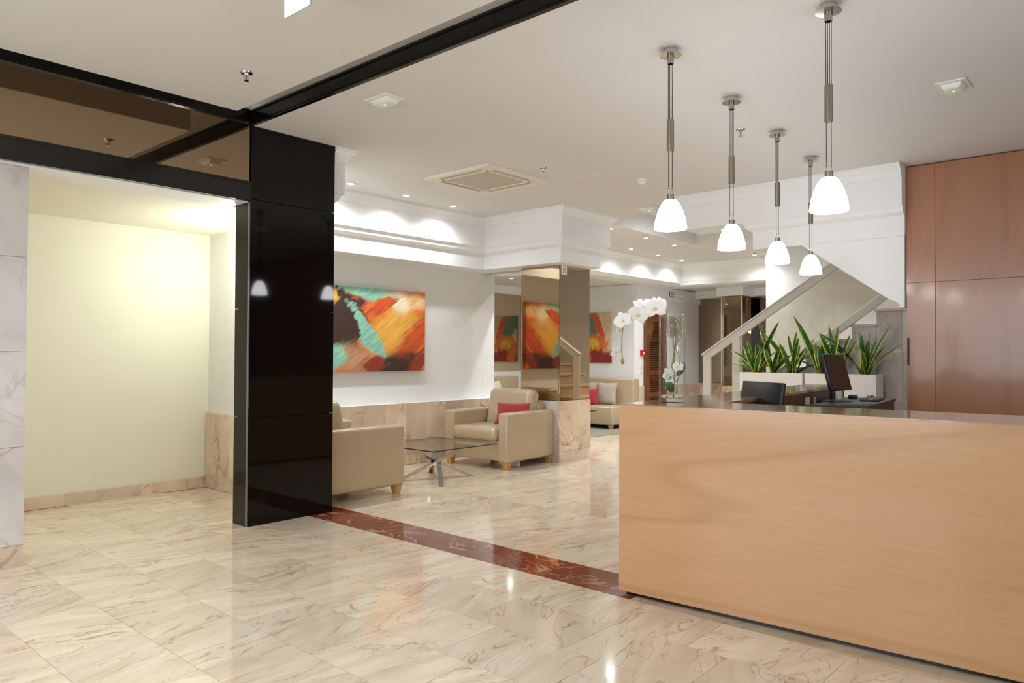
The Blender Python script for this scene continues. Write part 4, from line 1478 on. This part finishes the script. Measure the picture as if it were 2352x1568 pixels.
# ------------------------------------------------------------------ seating niche
tag(rbox(8.3, 11.55, 6.80, 9.25, 0.0005, 0.010).build('rug', M['rug']), 'flat grey-green rug under the niche sofa', 'rug')
so = thing('sofa', 'champagne leather sofa against the niche end wall', 'sofa', (10.73, 7.19, 0.010))
rbox(0, 0.72, 0, 1.55, 0.07, 0.39).build('seat', M['leather'], so, bevel=0.03, seg=3)
rbox(0.68, 0.90, 0, 1.55, 0.07, 0.86).build('backrest', M['leather'], so, bevel=0.03, seg=3)
for x in (0.06, 0.82):
    for y in (0.06, 1.49):
        foot(so, x, y, 0, 0, 0.07)
s2 = thing('sofa', 'champagne leather sofa below the niche mirrors', 'sofa', (8.2, 8.60, 0.0105))
rbox(0, 2.35, 0, 0.62, 0.08, 0.40).build('seat', M['leather'], s2, bevel=0.03, seg=3)
rbox(0, 2.35, 0.56, 0.78, 0.08, 0.89).build('backrest', M['leather'], s2, bevel=0.03, seg=3)
for x in (0.08, 2.27):
    for y in (0.06, 0.70):
        foot(s2, x, y, 0, 0, 0.08)
for nm, sx, mat, loc, rot, lab in (
        ('cushion', 0.40, 'grey_cloth', (11.26, 7.66, 0.60), (78, 0, -84), 'taupe cushion at the open end of the niche sofa'),
        ('cushion', 0.40, 'grey_cloth', (11.27, 8.10, 0.60), (78, 0, -88), 'taupe cushion behind the red one on the niche sofa'),
        ('cushion', 0.32, 'red_cloth', (11.02, 7.86, 0.545), (70, 0, -78), 'square red velour cushion on the niche sofa'),
        ('cushion', 0.42, 'pale_cloth', (9.75, 9.02, 0.62), (76, 0, 8), 'ivory cushion on the sofa below the niche mirrors')):
    o = obj(nm, cushion_mesh(sx, sx, 0.13), M[mat], loc=loc)
    o.rotation_euler = tuple(math.radians(a) for a in rot)
    tag(o, lab, 'cushion')

# ------------------------------------------------------------------ paintings
tq, dk, og, ye, wh, rd = srgb(140, 196, 172), srgb(62, 40, 32), srgb(216, 106, 44), srgb(232, 172, 72), srgb(236, 222, 188), srgb(150, 56, 34)
# (u, v up, rx, ry, angle, colour, softness); the visible part runs from u=0.14 to 1
M['art1'] = art('abstract_canvas', og, [
    (0.27, 0.62, 0.20, 0.50, 10, dk, 0.18), (0.74, 0.06, 0.26, 0.19, 25, dk, 0.25), (0.50, 0.985, 0.20, 0.11, 0, tq, 0.15),
    (0.70, 0.52, 0.17, 0.34, -30, ye, 0.35), (0.76, 0.86, 0.13, 0.15, 35, wh, 0.3), (0.92, 0.90, 0.09, 0.10, 20, srgb(236, 190, 130), 0.3), (0.62, 0.82, 0.07, 0.14, -40, srgb(206, 84, 40), 0.25),
    (0.475, 0.47, 0.062, 0.36, 24, tq, 0.14), (0.37, 0.16, 0.13, 0.16, 20, srgb(186, 140, 104), 0.4), (0.225, 0.14, 0.065, 0.18, -15, tq, 0.25), 
    (0.52, 0.08, 0.09, 0.10, 0, rd, 0.3), (0.95, 0.10, 0.07, 0.2, -30, rd, 0.3), (0.95, 0.5, 0.09, 0.3, -25, srgb(204, 84, 38), 0.35), (0.19, 0.93, 0.06, 0.13, 0, ye, 0.3)], 0.10, 3.1)
M['art2'] = art('small_abstract_canvas', srgb(214, 196, 160), [
    (0.30, 0.82, 0.42, 0.30, -40, srgb(92, 136, 124), 0.15), (0.62, 0.70, 0.10, 0.42, 30, srgb(214, 92, 50), 0.2), (0.45, 0.34, 0.46, 0.22, 0, srgb(224, 120, 56), 0.15),
    (0.42, 0.36, 0.2, 0.12, 0, srgb(238, 196, 70), 0.2), (0.5, 0.06, 0.7, 0.20, 0, srgb(140, 48, 40), 0.2), (0.2, 0.10, 0.15, 0.16, 10, srgb(224, 110, 50), 0.25)], 0.06, 8.0)
pt = thing('painting', 'large orange and turquoise abstract painting above the marble wainscot', 'painting', (4.43, 6.838, 1.10))
rbox(0, 1.68, 0.0, 0.058, 0, 0.955).build('canvas', M['art1'], pt)
rbox(0.05, 1.63, 0.0575, 0.0585, 0.05, 0.905).build('stretcher_back', M['oak'], pt)
p2 = thing('painting', 'small abstract painting with teal and red on the niche wall', 'painting', (11.665, 8.40, 1.155))
me = rbox(0, 0.72, 0.0, 0.03, 0, 0.945).mesh('canvas')
cv = obj('canvas', me, M['art2'], p2)
cv.rotation_euler.z = math.radians(-90)
cv.location = (0.0, 0.16, 0)
cv.location = (0.0, 0.16, 0.0)

# ------------------------------------------------------------------ louvred double door
dr = thing('door_1', 'brown louvred door in the far wall', 'door', (12.02, 7.33, 0))
del dr['category']
struct(dr)
DW = 0.64
for a in ((0.0, 0.06, 0.0, 2.03), (0.06 + DW, 0.12 + DW, 0.0, 2.03), (0.0, 0.12 + DW, 2.03, 2.09)):
    rbox(a[0], a[1], -0.04, 0.02, a[2], a[3]).build('door_frame', M['door_wood'], dr)
for k in range(1):
    x0 = 0.062 + DW * k
    lf = MB()
    w = DW - 0.004
    lf.box(x0, x0 + 0.08, -0.03, 0.01, 0.0, 2.028).box(x0 + w - 0.08, x0 + w, -0.03, 0.01, 0.0, 2.028)
    for z0, z1 in ((0.0, 0.12), (0.50, 0.60), (0.92, 1.02), (1.93, 2.028)):
        lf.box(x0 + 0.08, x0 + w - 0.08, -0.03, 0.01, z0, z1)
    # bottle-shaped top: solid shoulders either side of the upper louvres
    lf.prism([(x0 + 0.08, 1.45), (x0 + 0.08, 1.93), (x0 + 0.26, 1.93), (x0 + 0.23, 1.80)], -0.025, 0.005, 'y')
    lf.prism([(x0 + w - 0.08, 1.45), (x0 + w - 0.08, 1.93), (x0 + w - 0.26, 1.93), (x0 + w - 0.23, 1.80)], -0.025, 0.005, 'y')
    leaf = lf.build('leaf', M['door_wood'], dr)
    rbox(x0 + 0.08, x0 + w - 0.08, 0.006, 0.010, 0.1, 1.94).build('backing', M['inner'], leaf)
    for z0, z1 in ((0.12, 0.50), (0.60, 0.92), (1.02, 1.93)):
        z = z0 + 0.03
        while z < z1 - 0.01:
            half = (w - 0.16) / 2
            if z > 1.45:
                half = max(0.06, half - (z - 1.45) / 0.48 * 0.20)
            cx = x0 + w / 2
            s = MB().box(-half, half, -0.017, 0.017, -0.003, 0.003).mesh('louvre')
            s.transform(Matrix.Translation((cx, -0.012, z)) @ Matrix.Rotation(math.radians(38), 4, 'X'))
            obj('louvre', s, M['door_wood'], leaf)
            z += 0.042
fp = thing('fire_call_point', 'red square fire alarm call point beside the louvred door', 'alarm', (11.95, 7.35, 1.34))
rbox(-0.055, 0.055, -0.035, 0.0, -0.05, 0.05).build('housing', M['red_box'], fp, bevel=0.004, seg=1)
rbox(-0.005, 0.045, -0.037, -0.035, -0.03, 0.02).build('press_plate', M['plastic_white'], fp)
for z, lab in ((1.08, 'upper white switch plate under the fire alarm point'), (0.99, 'lower white switch plate under the fire alarm point')):
    sw = thing('switch_plate', lab, 'switch', (11.92, 7.35, z))
    rbox(-0.035, 0.035, -0.01, 0.0, -0.035, 0.035).build('plate', M['plastic_white'], sw)
    rbox(-0.02, 0.02, -0.014, -0.01, -0.02, 0.02).build('rocker', M['ivory'], sw)
ex = thing('wall_sign', 'small framed notice on the white band above the door', 'sign', (12.98, 7.30, 2.50))
rbox(-0.095, 0.095, -0.012, 0.0, -0.05, 0.05).build('frame', M['logo_grey'], ex)
rbox(-0.085, 0.085, -0.014, -0.012, -0.042, 0.042).build('panel', M['plastic_white'], ex)
for j in range(3):
    rbox(-0.055, 0.055, -0.0155, -0.014, -0.005, 0.005).build('text_line', M['logo_grey'], ex, loc=(0, 0, 0.02 - 0.02 * j))
cc = thing('security_camera', 'small white security camera above the door', 'camera', (13.22, 7.30, 2.50))
rbox(-0.02, 0.02, -0.03, 0.0, -0.03, 0.0).build('bracket', M['plastic_white'], cc)
MB().tube([(0, -0.03, -0.01), (0.09, -0.07, -0.03)], 0.022, 10).build('body', M['plastic_white'], cc)
MB().tube([(0.09, -0.07, -0.03), (0.094, -0.072, -0.031)], 0.018, 10).build('lens', M['black_plastic'], cc)

# plate on the mirror column
ns = thing('prohibition_sign', 'white plate with a red cross at the top of the mirror column', 'sign', (7.148, 5.489, 2.328))
rbox(-0.055, 0.055, -0.006, 0.0, -0.055, 0.055).build('plate', M['plastic_white'], ns, bevel=0.004, seg=2)
for a in (1, -1):
    me = MB().box(-0.048, 0.048, -0.0075, -0.006, -0.0035, 0.0035).mesh('cross_bar')
    me.transform(Matrix.Rotation(a * math.radians(55), 4, 'Y'))
    obj('cross_bar', me, M['sign_red'], ns)
for x, z in ((-0.028, 0.006), (0.028, 0.006), (-0.022, 0.036), (0.022, -0.036), (-0.022, -0.036)):
    rbox(-0.006, 0.006, -0.007, -0.006, -0.006, 0.006).build('mark', M['sign_black'], ns, loc=(x, 0, z))
